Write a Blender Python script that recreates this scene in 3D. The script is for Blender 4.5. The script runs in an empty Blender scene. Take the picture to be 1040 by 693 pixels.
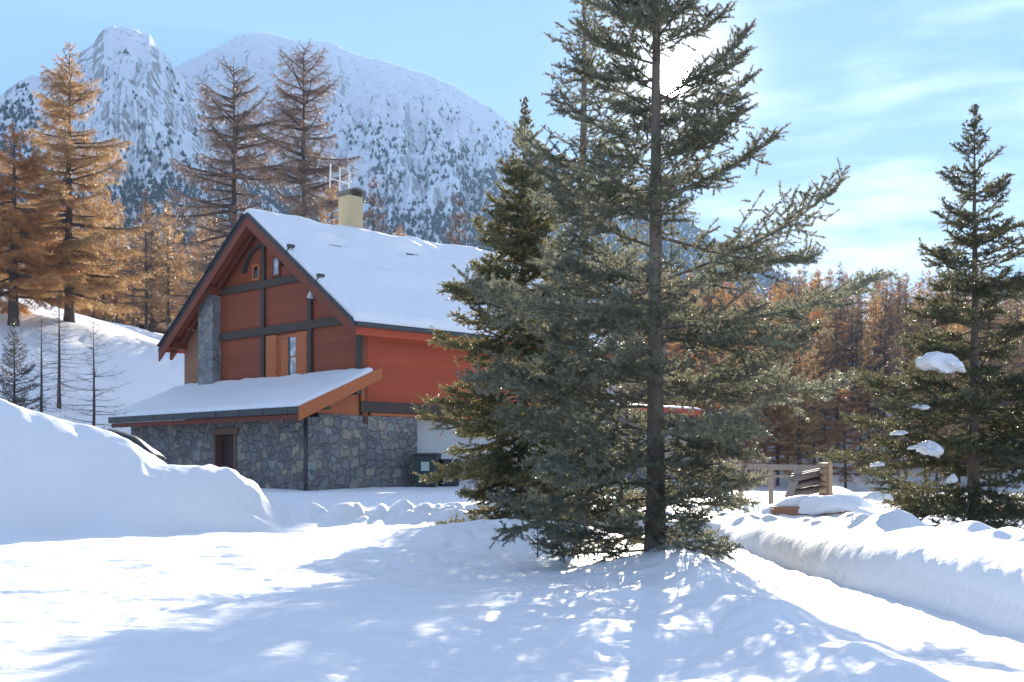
import bpy, bmesh, math, random
import numpy as np
from mathutils import Vector, Matrix

# ------------------------------------------------------------------ scene, camera, light
scene = bpy.context.scene
COL = scene.collection
FPX, HZ, CX, CAMZ = 1200.0, 472.0, 520.0, 1.7      # focal length in photo pixels, horizon row, centre column, eye height

cam_d = bpy.data.cameras.new("camera")
cam = bpy.data.objects.new("camera", cam_d); COL.objects.link(cam)
cam.location = (0, 0, CAMZ); cam.rotation_euler = (math.radians(90), 0, 0)
cam_d.sensor_width = 36.0; cam_d.lens = FPX / 1040 * 36
cam_d.shift_y = (HZ - 346.5) / 1040
cam_d.clip_start = 0.1; cam_d.clip_end = 20000
scene.camera = cam

SUN = Vector((0.136, 1.0, 0.327)).normalized()
ELEV = math.asin(SUN.z); AZ = math.atan2(SUN.x, SUN.y)

sun_d = bpy.data.lights.new("sun", 'SUN'); sun_d.energy = 2.8; sun_d.angle = math.radians(0.55); sun_d.color = (1.0, 0.91, 0.78)
sun_o = bpy.data.objects.new("sun", sun_d); COL.objects.link(sun_o)
sun_o.rotation_euler = SUN.to_track_quat('Z', 'Y').to_euler(); sun_o.location = (20, 60, 60)

EXPOSURE = 2.65
SKY_TINT = (0.84, 0.90, 1.02)
HAZE = 0.00019
scene.view_settings.view_transform = 'Standard'; scene.view_settings.look = 'None'
scene.view_settings.exposure = EXPOSURE; scene.view_settings.gamma = 1.0
scene.view_settings.use_curve_mapping = False

def nd(nt, kind, **kw):
    n = nt.nodes.new(kind)
    for k, v in kw.items():
        setattr(n, k, v)
    return n

def mth(nt, op, a, b=None, c=None, clamp=False):
    n = nt.nodes.new('ShaderNodeMath'); n.operation = op; n.use_clamp = clamp
    for i, v in enumerate((a, b, c)):
        if v is None: continue
        if isinstance(v, (int, float)): n.inputs[i].default_value = v
        else: nt.links.new(v, n.inputs[i])
    return n.outputs[0]

def mixc(nt, fac, a, b, mode='MIX'):
    n = nt.nodes.new('ShaderNodeMix'); n.data_type = 'RGBA'; n.blend_type = mode
    for idx, v in ((0, fac), (6, a), (7, b)):
        if isinstance(v, (int, float)): n.inputs[idx].default_value = v
        elif isinstance(v, tuple): n.inputs[idx].default_value = (*v[:3], 1)
        else: nt.links.new(v, n.inputs[idx])
    return n.outputs[2]

def maprange(nt, v, a, b, c=0.0, d=1.0, smooth=True):
    n = nt.nodes.new('ShaderNodeMapRange'); n.interpolation_type = 'SMOOTHSTEP' if smooth else 'LINEAR'
    nt.links.new(v, n.inputs[0])
    for i, x in enumerate((a, b, c, d)): n.inputs[i + 1].default_value = x
    return n.outputs[0]

world = bpy.data.worlds.new("World"); scene.world = world; world.use_nodes = True
wn = world.node_tree; wn.nodes.clear()
sky = nd(wn, 'ShaderNodeTexSky', sky_type='NISHITA', sun_disc=False, sun_elevation=ELEV, sun_rotation=AZ,
         altitude=1500.0, air_density=1.0, dust_density=0.05, ozone_density=1.6)
tc = nd(wn, 'ShaderNodeTexCoord')
def dirdot(v):
    n = nd(wn, 'ShaderNodeVectorMath', operation='DOT_PRODUCT')
    wn.links.new(tc.outputs['Generated'], n.inputs[0]); n.inputs[1].default_value = Vector(v).normalized()
    return n.outputs['Value']
sd = dirdot(SUN)
disc = maprange(wn, sd, math.cos(math.radians(0.95)), math.cos(math.radians(0.35)), 0, 120.0)
aur1 = mth(wn, 'MULTIPLY', mth(wn, 'POWER', mth(wn, 'MAXIMUM', sd, 0.0), 900.0), 2.2)
glow = mth(wn, 'ADD', disc, aur1)
# thin high cloud, mostly to the right of the sun
mp = nd(wn, 'ShaderNodeMapping'); mp.inputs['Scale'].default_value = (2.2, 1.2, 11.0); mp.inputs['Rotation'].default_value = (0, math.radians(9), 0)
wn.links.new(tc.outputs['Generated'], mp.inputs[0])
cn = nd(wn, 'ShaderNodeTexNoise'); cn.inputs['Scale'].default_value = 2.1; cn.inputs['Detail'].default_value = 9.0; cn.inputs['Roughness'].default_value = 0.58
wn.links.new(mp.outputs[0], cn.inputs['Vector'])
cmask = maprange(wn, cn.outputs['Fac'], 0.42, 0.80)
place = maprange(wn, dirdot((380 / 1200, 1, 235 / 1200)), math.cos(math.radians(16)), math.cos(math.radians(2)))
cmask = mth(wn, 'MULTIPLY', cmask, place)
cloud_add = mth(wn, 'MULTIPLY', cmask, 1.1)
lumn = nd(wn, 'ShaderNodeVectorMath', operation='DOT_PRODUCT'); wn.links.new(sky.outputs[0], lumn.inputs[0]); lumn.inputs[1].default_value = (0.25, 0.5, 0.25)
comp = mth(wn, 'DIVIDE', 1.0, mth(wn, 'ADD', 1.0, mth(wn, 'MULTIPLY', lumn.outputs['Value'], 1.05)))
scl = nd(wn, 'ShaderNodeVectorMath', operation='SCALE'); wn.links.new(sky.outputs[0], scl.inputs[0]); wn.links.new(comp, scl.inputs['Scale'])
emis = mixc(wn, 1.0, scl.outputs[0], SKY_TINT, 'MULTIPLY')
# added fill light: the unseen sky overhead is whitened and brightened to lift shade
zsep = nd(wn, 'ShaderNodeSeparateXYZ'); wn.links.new(tc.outputs['Generated'], zsep.inputs[0])
zenith_fill = mth(wn, 'MULTIPLY', maprange(wn, zsep.outputs['Z'], 0.42, 0.75), 0.5)
gl = nd(wn, 'ShaderNodeVectorMath', operation='DOT_PRODUCT'); wn.links.new(emis, gl.inputs[0]); gl.inputs[1].default_value = (0.3, 0.4, 0.3)
gv = nd(wn, 'ShaderNodeVectorMath', operation='SCALE'); gv.inputs[0].default_value = (1.75, 1.72, 1.78); wn.links.new(gl.outputs['Value'], gv.inputs['Scale'])
emis = mixc(wn, zenith_fill, emis, gv.outputs[0])
def add_grey(col, val, tint):
    n = nd(wn, 'ShaderNodeVectorMath', operation='SCALE'); n.inputs[0].default_value = tint
    wn.links.new(val, n.inputs['Scale'])
    m = nd(wn, 'ShaderNodeVectorMath', operation='ADD')
    wn.links.new(col, m.inputs[0]); wn.links.new(n.outputs[0], m.inputs[1])
    return m.outputs[0]
emis = add_grey(emis, glow, (1.0, 0.95, 0.82))
emis = add_grey(emis, cloud_add, (1.0, 0.98, 0.96))
bg = nd(wn, 'ShaderNodeBackground'); bg.inputs['Strength'].default_value = 0.15
wn.links.new(emis, bg.inputs['Color'])
wo = nd(wn, 'ShaderNodeOutputWorld'); wn.links.new(bg.outputs[0], wo.inputs['Surface'])

scene.render.engine = 'CYCLES'
scene.cycles.max_bounces = 6; scene.cycles.diffuse_bounces = 4; scene.cycles.transparent_max_bounces = 8
scene.cycles.use_denoising = True

# ------------------------------------------------------------------ helpers
rng = np.random.default_rng(7)
random.seed(7)

def tag(o, label=None, cat=None, group=None, kind=None):
    if label: o['label'] = label
    if cat: o['category'] = cat
    if group: o['group'] = group
    if kind: o['kind'] = kind
    return o

def empty(name, loc=(0, 0, 0), rz=0.0):
    o = bpy.data.objects.new(name, None); COL.objects.link(o)
    o.location = loc; o.rotation_euler = (0, 0, rz); o.empty_display_size = 0.2
    return o

def link_mesh(name, me, mat, parent=None):
    o = bpy.data.objects.new(name, me); COL.objects.link(o)
    if mat is not None: me.materials.append(mat)
    if parent is not None: o.parent = parent
    return o

def np_mesh(name, V, F, smooth=False):
    """V (n,3); F (m,3) or (m,4) index array"""
    V = np.asarray(V, np.float32); F = np.asarray(F, np.int32)
    k = F.shape[1]
    me = bpy.data.meshes.new(name)
    me.vertices.add(len(V)); me.vertices.foreach_set("co", V.ravel())
    me.loops.add(F.size); me.loops.foreach_set("vertex_index", F.ravel())
    me.polygons.add(len(F))
    me.polygons.foreach_set("loop_start", np.arange(0, F.size, k, dtype=np.int32))
    me.polygons.foreach_set("use_smooth", np.full(len(F), smooth, bool))
    me.update(calc_edges=True); me.validate()
    return me

def np_obj(name, V, F, mat, parent=None, smooth=False):
    return link_mesh(name, np_mesh(name, V, F, smooth), mat, parent)

class MB:
    """collects simple shapes and links them as one mesh"""
    def __init__(s): s.v = []; s.f = []
    def box(s, x0, x1, y0, y1, z0, z1):
        b = len(s.v)
        s.v += [(x0, y0, z0), (x1, y0, z0), (x1, y1, z0), (x0, y1, z0), (x0, y0, z1), (x1, y0, z1), (x1, y1, z1), (x0, y1, z1)]
        s.f += [(b, b+3, b+2, b+1), (b+4, b+5, b+6, b+7), (b, b+1, b+5, b+4), (b+1, b+2, b+6, b+5), (b+2, b+3, b+7, b+6), (b+3, b, b+4, b+7)]
        return s
    def bar(s, p, q, w, h, up=(0, 0, 1)):
        p, q = Vector(p), Vector(q); d = (q - p).normalized(); up = Vector(up)
        side = d.cross(up)
        if side.length < 1e-4: side = d.cross(Vector((1, 0, 0)))
        side.normalize(); u = side.cross(d).normalized()
        b = len(s.v)
        for c in (p, q):
            for sx, sz in ((-1, -1), (1, -1), (1, 1), (-1, 1)):
                s.v.append(tuple(c + side * (sx * w / 2) + u * (sz * h / 2)))
        s.f += [(b, b+1, b+2, b+3), (b+7, b+6, b+5, b+4)]
        for i in range(4):
            j = (i + 1) % 4
            s.f.append((b+j, b+i, b+4+i, b+4+j))
        return s
    def tube(s, pts, rad, n=8, cap=True):
        pts = [Vector(p) for p in pts]
        if isinstance(rad, (int, float)): rad = [rad] * len(pts)
        b = len(s.v); ref = None
        for i, p in enumerate(pts):
            d = (pts[min(i+1, len(pts)-1)] - pts[max(i-1, 0)]).normalized()
            if ref is None:
                ref = d.orthogonal().normalized()
            ref = (ref - d * ref.dot(d)).normalized(); w = d.cross(ref)
            for k in range(n):
                a = 2 * math.pi * k / n
                s.v.append(tuple(p + (ref * math.cos(a) + w * math.sin(a)) * rad[i]))
        for i in range(len(pts) - 1):
            for k in range(n):
                k2 = (k + 1) % n
                s.f.append((b+i*n+k, b+i*n+k2, b+(i+1)*n+k2, b+(i+1)*n+k))
        if cap:
            s.f.append(tuple(b + k for k in reversed(range(n))))
            s.f.append(tuple(b + (len(pts)-1)*n + k for k in range(n)))
        return s
    def prism(s, poly, axis, c0, c1):
        """poly: list of 2D points; extruded along axis 0 (x) or 1 (y) between c0 and c1"""
        b = len(s.v); n = len(poly)
        for c in (c0, c1):
            for (u, w) in poly:
                s.v.append((c, u, w) if axis == 0 else (u, c, w))
        s.f.append(tuple(b + i for i in range(n))); s.f.append(tuple(b + n + i for i in reversed(range(n))))
        for i in range(n):
            j = (i + 1) % n
            s.f.append((b+j, b+i, b+n+i, b+n+j))
        return s
    def build(s, name, mat, parent=None, bevel=0.0, smooth=False):
        me = bpy.data.meshes.new(name); me.from_pydata(s.v, [], s.f)
        bm = bmesh.new(); bm.from_mesh(me); bmesh.ops.recalc_face_normals(bm, faces=bm.faces); bm.to_mesh(me); bm.free()
        if smooth:
            me.polygons.foreach_set("use_smooth", np.ones(len(me.polygons), bool))
        o = link_mesh(name, me, mat, parent)
        if bevel > 0:
            m = o.modifiers.new("bevel", 'BEVEL'); m.width = bevel; m.segments = 2; m.limit_method = 'ANGLE'
        return o

def vnoise(x, y, seed=0.0):
    xi = np.floor(x); yi = np.floor(y); fx = x - xi; fy = y - yi
    fx = fx*fx*fx*(fx*(fx*6-15)+10); fy = fy*fy*fy*(fy*(fy*6-15)+10)
    def h(a, b):
        v = np.sin(a*127.1 + b*311.7 + seed*74.7) * 43758.5453
        return v - np.floor(v)
    return ((h(xi, yi)*(1-fx) + h(xi+1, yi)*fx)*(1-fy) + (h(xi, yi+1)*(1-fx) + h(xi+1, yi+1)*fx)*fy) * 2 - 1
def fbm(x, y, seed=0.0, octs=4, gain=0.5):
    t = 0; a = 1.0; s = 0
    for i in range(octs):
        t = t + a*vnoise(x*2**i + 17.3*i, y*2**i - 9.1*i, seed + i); s += a; a *= gain
    return t / s
def sst(a, b, x):
    t = np.clip((x - a) / (b - a), 0, 1); return t*t*(3 - 2*t)
def gauss(x, y, cx, cy, rx, ry, rot=0.0):
    dx, dy = x - cx, y - cy; c, s = math.cos(rot), math.sin(rot)
    u, v = (dx*c + dy*s) / rx, (-dx*s + dy*c) / ry
    return np.exp(-(u*u + v*v))

# ------------------------------------------------------------------ materials
def new_mat(name):
    m = bpy.data.materials.new(name); m.use_nodes = True
    nt = m.node_tree; p = nt.nodes['Principled BSDF']
    return m, nt, p

def objco(nt):
    return nd(nt, 'ShaderNodeTexCoord').outputs['Object']

def noise_tex(nt, vec, scale, detail=4.0, rough=0.55, dist=0.0):
    n = nd(nt, 'ShaderNodeTexNoise'); n.inputs['Scale'].default_value = scale; n.inputs['Detail'].default_value = detail
    n.inputs['Roughness'].default_value = rough; n.inputs['Distortion'].default_value = dist
    if vec is not None: nt.links.new(vec, n.inputs['Vector'])
    return n.outputs['Fac']

def scaled(nt, vec, s):
    n = nd(nt, 'ShaderNodeMapping'); n.inputs['Scale'].default_value = s; nt.links.new(vec, n.inputs[0]); return n.outputs[0]

def bump(nt, p, h, strength, dist, prev=None):
    b = nd(nt, 'ShaderNodeBump'); b.inputs['Strength'].default_value = strength; b.inputs['Distance'].default_value = dist
    nt.links.new(h, b.inputs['Height'])
    if prev is not None: nt.links.new(prev, b.inputs['Normal'])
    nt.links.new(b.outputs[0], p.inputs['Normal']); return b.outputs[0]

def snow_mat(name, col=(0.885, 0.885, 0.89), packed=0.0):
    m, nt, p = new_mat(name)
    v = objco(nt)
    n1 = noise_tex(nt, v, 1.1, 5.0)
    n2 = noise_tex(nt, v, 28.0, 6.0, 0.65)
    c = mixc(nt, n1, tuple(x*0.95 for x in col), col)
    if packed:
        n3 = noise_tex(nt, scaled(nt, v, (3.0, 0.7, 1)), 3.0, 6.0, 0.65)
        c = mixc(nt, mth(nt, 'MULTIPLY', maprange(nt, n3, 0.52, 0.75), packed), c, (0.62, 0.6, 0.57))
    nt.links.new(c, p.inputs['Base Color'])
    p.inputs['Roughness'].default_value = 0.55; p.inputs['Specular IOR Level'].default_value = 0.25
    n4 = noise_tex(nt, v, 5.5, 5.0, 0.6)
    b1 = bump(nt, p, n4, 0.35 if not packed else 0.6, 0.06)
    bump(nt, p, n2, 0.35, 0.012, b1)
    return m

M_SNOW = snow_mat("snow")
M_ROAD = snow_mat("packed_snow", (0.83, 0.835, 0.845), 0.55)

def wood_mat(name, c0, c1, plank=0.0, axis='Z', grain=(1, 1, 14), rough=0.7):
    """stained timber; plank > 0 gives board joints every that many metres along the axis"""
    m, nt, p = new_mat(name); v = objco(nt)
    g = noise_tex(nt, scaled(nt, v, grain), 2.2, 6.0, 0.6, 0.4)
    blot = noise_tex(nt, v, 0.9, 3.0)
    c = mixc(nt, g, c0, c1)
    c = mixc(nt, mth(nt, 'MULTIPLY', blot, 0.55), c, tuple(x*0.62 for x in c0))
    h = g
    if plank:
        sep = nd(nt, 'ShaderNodeSeparateXYZ'); nt.links.new(v, sep.inputs[0])
        q = mth(nt, 'DIVIDE', sep.outputs[axis], plank)
        idx = mth(nt, 'FLOOR', q); fr = mth(nt, 'FRACT', q)
        wnz = nd(nt, 'ShaderNodeTexWhiteNoise'); wnz.noise_dimensions = '1D'; nt.links.new(idx, wnz.inputs['W'])
        c = mixc(nt, mth(nt, 'MULTIPLY', wnz.outputs['Value'], 0.5), c, tuple(x*0.6 for x in c0))
        edge = mth(nt, 'MULTIPLY', maprange(nt, fr, 0.0, 0.1), maprange(nt, fr, 1.0, 0.92))
        h = mth(nt, 'ADD', mth(nt, 'MULTIPLY', edge, 1.0), mth(nt, 'MULTIPLY', g, 0.25))
        bump(nt, p, h, 0.5, 0.015)
    else:
        bump(nt, p, h, 0.4, 0.01)
    nt.links.new(c, p.inputs['Base Color']); p.inputs['Roughness'].default_value = rough
    return m

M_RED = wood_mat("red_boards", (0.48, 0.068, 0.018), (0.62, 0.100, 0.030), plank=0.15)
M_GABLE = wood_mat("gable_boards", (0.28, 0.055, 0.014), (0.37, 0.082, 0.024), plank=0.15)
M_REDBEAM = wood_mat("red_timber", (0.19, 0.042, 0.016), (0.27, 0.064, 0.025))
M_SOFFIT = wood_mat("soffit_boards", (0.40, 0.085, 0.03), (0.50, 0.12, 0.045), plank=0.12, axis='X')
M_DARKBEAM = wood_mat("dark_timber", (0.058, 0.034, 0.023), (0.10, 0.062, 0.042))
M_ORANGE = wood_mat("orange_timber", (0.48, 0.122, 0.030), (0.58, 0.17, 0.052))
M_LOGWALL = wood_mat("brown_logs", (0.34, 0.15, 0.075), (0.44, 0.21, 0.11), plank=0.2)
M_DOOR = wood_mat("door_boards", (0.055, 0.026, 0.017), (0.10, 0.045, 0.03), plank=0.14, axis='Y', grain=(1, 14, 1))
M_FRAME = wood_mat("door_frame_wood", (0.16, 0.08, 0.05), (0.24, 0.13, 0.085))
M_GREYWOOD = wood_mat("weathered_wood", (0.24, 0.19, 0.15), (0.40, 0.33, 0.27), grain=(14, 14, 1))
M_LOGWOOD = wood_mat("log_bark", (0.12, 0.09, 0.075), (0.27, 0.22, 0.19), grain=(1, 12, 12))
M_BILLET = wood_mat("billet_wood", (0.36, 0.24, 0.14), (0.50, 0.36, 0.22))

def stone_mat(name, scale, cols, mortar, rough=0.85):
    m, nt, p = new_mat(name); v = objco(nt)
    wob = noise_tex(nt, v, 3.0, 2.0)
    vm = nd(nt, 'ShaderNodeVectorMath', operation='ADD'); nt.links.new(scaled(nt, v, (1.0, 1.0, 1.2)), vm.inputs[0])
    sc = nd(nt, 'ShaderNodeVectorMath', operation='SCALE'); nt.links.new(nd(nt, 'ShaderNodeTexNoise').outputs['Color'], sc.inputs[0])
    nn = sc.inputs[0].links[0].from_node; nn.inputs['Scale'].default_value = 2.5; nt.links.new(v, nn.inputs['Vector'])
    sc.inputs['Scale'].default_value = 0.38; nt.links.new(sc.outputs[0], vm.inputs[1])
    vo = nd(nt, 'ShaderNodeTexVoronoi', distance='CHEBYCHEV'); vo.inputs['Scale'].default_value = scale; nt.links.new(vm.outputs[0], vo.inputs['Vector'])
    sp = nd(nt, 'ShaderNodeSeparateColor'); nt.links.new(vo.outputs['Color'], sp.inputs[0])
    r = nd(nt, 'ShaderNodeValToRGB'); r.color_ramp.interpolation = 'CONSTANT'
    els = r.color_ramp.elements
    for i, (pos, c) in enumerate(cols):
        e = els[i] if i < 2 else els.new(pos)
        e.position = pos; e.color = (*c, 1)
    nt.links.new(sp.outputs[0], r.inputs[0])
    grit = noise_tex(nt, v, 9.0, 6.0, 0.65)
    c = mixc(nt, mth(nt, 'MULTIPLY', grit, 0.75), r.outputs[0], (0.05, 0.052, 0.058))
    c = mixc(nt, mth(nt, 'MULTIPLY', noise_tex(nt, v, 1.2, 4.0), 0.35), c, mortar)
    nt.links.new(c, p.inputs['Base Color']); p.inputs['Roughness'].default_value = rough
    v2 = nd(nt, 'ShaderNodeTexVoronoi', distance='CHEBYCHEV', feature='F2'); v2.inputs['Scale'].default_value = scale; nt.links.new(vm.outputs[0], v2.inputs['Vector'])
    gap = mth(nt, 'SUBTRACT', v2.outputs['Distance'], vo.outputs['Distance']); joint = maprange(nt, gap, 0.0, 0.07)
    c = mixc(nt, mth(nt, 'MULTIPLY', mth(nt, 'SUBTRACT', 1.0, joint), 0.35), c, tuple(x*0.45 for x in mortar)); nt.links.new(c, p.inputs['Base Color'])
    h = mth(nt, 'ADD', mth(nt, 'MULTIPLY', maprange(nt, gap, 0.0, 0.16), 0.8), mth(nt, 'MULTIPLY', grit, 0.5))
    bump(nt, p, h, 1.0, 0.10)
    return m

M_STONE = stone_mat("slate_rubble", 2.9, [(0.0, (0.27, 0.24, 0.215)), (0.25, (0.32, 0.285, 0.25)), (0.5, (0.22, 0.20, 0.185)), (0.66, (0.41, 0.36, 0.305)),
                                      (0.78, (0.52, 0.42, 0.28)), (0.87, (0.47, 0.44, 0.40)), (0.94, (0.60, 0.48, 0.32))], (0.26, 0.245, 0.23))
M_PILLAR = stone_mat("pillar_stone", 1.9, [(0.0, (0.34, 0.33, 0.325)), (0.3, (0.40, 0.39, 0.375)), (0.6, (0.30, 0.295, 0.295)), (0.85, (0.46, 0.42, 0.35))], (0.33, 0.32, 0.31))
M_PALESTONE = stone_mat("pale_stone", 2.2, [(0.0, (0.42, 0.38, 0.34)), (0.3, (0.50, 0.46, 0.42)), (0.6, (0.38, 0.33, 0.28)), (0.8, (0.55, 0.48, 0.40))], (0.30, 0.27, 0.24))

def plain(name, col, rough=0.6, var=0.25, scale=6.0, metal=0.0, bmp=0.2):
    m, nt, p = new_mat(name); v = objco(nt)
    n = noise_tex(nt, v, scale, 5.0, 0.6)
    c = mixc(nt, n, tuple(x*(1-var) for x in col), tuple(min(1, x*(1+var)) for x in col))
    nt.links.new(c, p.inputs['Base Color']); p.inputs['Roughness'].default_value = rough; p.inputs['Metallic'].default_value = metal
    if bmp: bump(nt, p, n, bmp, 0.01)
    return m
M_SLATE = plain("roof_slate", (0.045, 0.045, 0.05), 0.6)
M_METAL = plain("dark_metal", (0.07, 0.068, 0.066), 0.45, 0.2, 3.0, 0.4)
M_PLASTER = plain("pale_plaster", (0.55, 0.53, 0.50), 0.9, 0.1, 3.0)
M_CHIM = plain("chimney_plaster", (0.56, 0.44, 0.25), 0.9, 0.12, 4.0)
M_CAP = plain("weathered_slab", (0.17, 0.165, 0.14), 0.8)
M_WHITE = plain("white_paint", (0.78, 0.78, 0.76), 0.5, 0.05)
M_BIN = plain("bin_plastic", (0.022, 0.035, 0.032), 0.45, 0.3)
M_DARKBOX = plain("dark_plastic", (0.02, 0.022, 0.03), 0.5, 0.3)
M_LABEL = plain("paper_label", (0.42, 0.50, 0.45), 0.7, 0.15)
M_TARP = plain("black_tarp", (0.012, 0.013, 0.014), 0.4, 0.3)
def glass_mat():
    m, nt, p = new_mat("window_glass"); v = objco(nt)
    n = noise_tex(nt, v, 4.0, 3.0)
    c = mixc(nt, maprange(nt, n, 0.4, 0.6), (0.30, 0.31, 0.33), (0.62, 0.63, 0.64))
    nt.links.new(c, p.inputs['Base Color']); p.inputs['Roughness'].default_value = 0.08
    return m
M_GLASS = glass_mat()
M_DARKGLASS = plain("dark_glass", (0.02, 0.02, 0.022), 0.08, 0.2, bmp=0)

def bark_mat(name, c0, c1):
    m, nt, p = new_mat(name); v = objco(nt)
    n = noise_tex(nt, scaled(nt, v, (1, 1, 0.25)), 16.0, 6.0, 0.65)
    n2 = noise_tex(nt, v, 1.5, 3.0)
    c = mixc(nt, n, c0, c1); c = mixc(nt, mth(nt, 'MULTIPLY', n2, 0.5), c, tuple(x*0.6 for x in c0))
    nt.links.new(c, p.inputs['Base Color']); p.inputs['Roughness'].default_value = 0.9
    bump(nt, p, n, 0.8, 0.03)
    return m
M_BARK = bark_mat("fir_bark", (0.15, 0.115, 0.09), (0.32, 0.25, 0.20))
M_LBARK = bark_mat("larch_bark", (0.06, 0.045, 0.038), (0.15, 0.105, 0.085))

def leaf_mat(name, dark, light, tip, transl=0.35, scale=1.3):
    m, nt, p = new_mat(name); v = objco(nt)
    n1 = noise_tex(nt, v, scale, 3.0, 0.6); n2 = noise_tex(nt, v, 9.0, 2.0)
    c = mixc(nt, maprange(nt, n1, 0.35, 0.68), dark, light)
    c = mixc(nt, maprange(nt, n2, 0.5, 0.78), c, tip)
    nt.links.new(c, p.inputs['Base Color']); p.inputs['Roughness'].default_value = 0.42; p.inputs['Specular IOR Level'].default_value = 0.55
    tr = nd(nt, 'ShaderNodeBsdfTranslucent'); nt.links.new(mixc(nt, 0.35, c, tip), tr.inputs[0])
    mx = nd(nt, 'ShaderNodeMixShader'); mx.inputs[0].default_value = transl
    nt.links.new(p.outputs[0], mx.inputs[1]); nt.links.new(tr.outputs[0], mx.inputs[2])
    nt.links.new(mx.outputs[0], nt.nodes['Material Output'].inputs['Surface'])
    return m
M_FIR = leaf_mat("fir_needles", (0.135, 0.142, 0.105), (0.275, 0.285, 0.215), (0.44, 0.41, 0.26), 0.45)
M_SPRUCE = leaf_mat("spruce_needles", (0.105, 0.11, 0.058), (0.22, 0.215, 0.11), (0.42, 0.35, 0.15), 0.45)
M_DARKSPRUCE = leaf_mat("dark_spruce_needles", (0.07, 0.08, 0.05), (0.155, 0.16, 0.095), (0.32, 0.28, 0.13), 0.4)
M_PINE = leaf_mat("pine_needles", (0.04, 0.045, 0.032), (0.08, 0.08, 0.05), (0.12, 0.09, 0.05))
M_GOLD = leaf_mat("golden_larch_twigs", (0.38, 0.21, 0.085), (0.56, 0.35, 0.145), (0.66, 0.44, 0.20), 0.4, 0.4)
M_RUST = leaf_mat("rusty_larch_twigs", (0.40, 0.17, 0.055), (0.56, 0.27, 0.09), (0.64, 0.34, 0.12), 0.4, 0.4)
M_BROWN = leaf_mat("brown_larch_twigs", (0.11, 0.066, 0.045), (0.19, 0.115, 0.075), (0.27, 0.155, 0.09), 0.3, 0.4)
M_TWIG = leaf_mat("bare_larch_twigs", (0.20, 0.135, 0.10), (0.31, 0.21, 0.15), (0.40, 0.25, 0.16), 0.3, 0.4)
M_FARFIR = leaf_mat("distant_conifers", (0.028, 0.036, 0.034), (0.05, 0.058, 0.05), (0.07, 0.07, 0.05), 0.2, 0.05)

# ------------------------------------------------------------------ terrain
XB = [-60, -20, -13, -11.5, -10.25, -9.25, -9.0, -8.0, -7.4, -7.0, -6.5, -5.9, 60]
HB = [5.2, 4.3, 3.3, 2.82, 2.46, 1.95, 1.72, 1.66, 1.34, 0.98, 0.5, 0.1, 0.0]      # crest height of the bank on the left

def road_x(y):       # foot of the bank on the right-hand side of the road
    return np.interp(y, [0, 11, 14.4, 19.6, 22, 24, 26, 28, 30, 32, 34], [4.95, 4.85, 4.66, 4.6, 4.5, 4.3, 3.95, 3.4, 2.6, 1.5, 0.0])
def ridge_x(y):
    return np.interp(y, [0, 9, 13, 17.5, 19.5], [2.5, 2.55, 2.5, 2.75, 2.9])

KH = 1.50                      # the chalet and everything beyond it is laid out at this scale
def ground_base(x, y):
    w = sst(20, 40, y)
    z = (1 - w)*ground_base0(x, y) + w*(CAMZ + KH*(ground_base0(x/KH, y/KH) - CAMZ))
    flo = -2.0 + 2.5*sst(22, 37, y)**0.5*(1 - 0.1*sst(3, 7, x))*(1 - 0.3*sst(60, 75, y))
    k = 14.0
    return np.where(y < 76, np.log(np.exp(k*np.clip(z, -3, 9)) + np.exp(k*flo))/k, z) if np.ndim(z) else z

def ground_base0(x, y):
    z = 0.85*sst(19, 35, y)*(1 - 0.25*sst(3, 9, x))
    # hill climbing away on the left
    amp = 8.2*(1 - sst(-17, 7, x)*0.95)
    d = y - 37.5 + 0.6*np.clip(-x - 15, -8, 30); D = np.interp(x, [-40, -32, -19, -5, 5], [46, 42, 26, 22, 20])
    spl = lambda v: np.where(v > 30, v, np.log1p(np.exp(np.clip(v, -30, 30)/1.5))*1.5)
    z = z + 0.255*amp/8.2*(spl(d) - spl(d - D))
    z = z + (0.04 + 0.072*sst(-12, 8, x))*np.clip(y - 55, 0, 200) + 0.05*np.clip(y - 255, 0, 300)
    z = z - 1.0*sst(38, 50, y)*sst(0, 8, x)*(1 - sst(60, 110, y))
    return z

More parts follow.
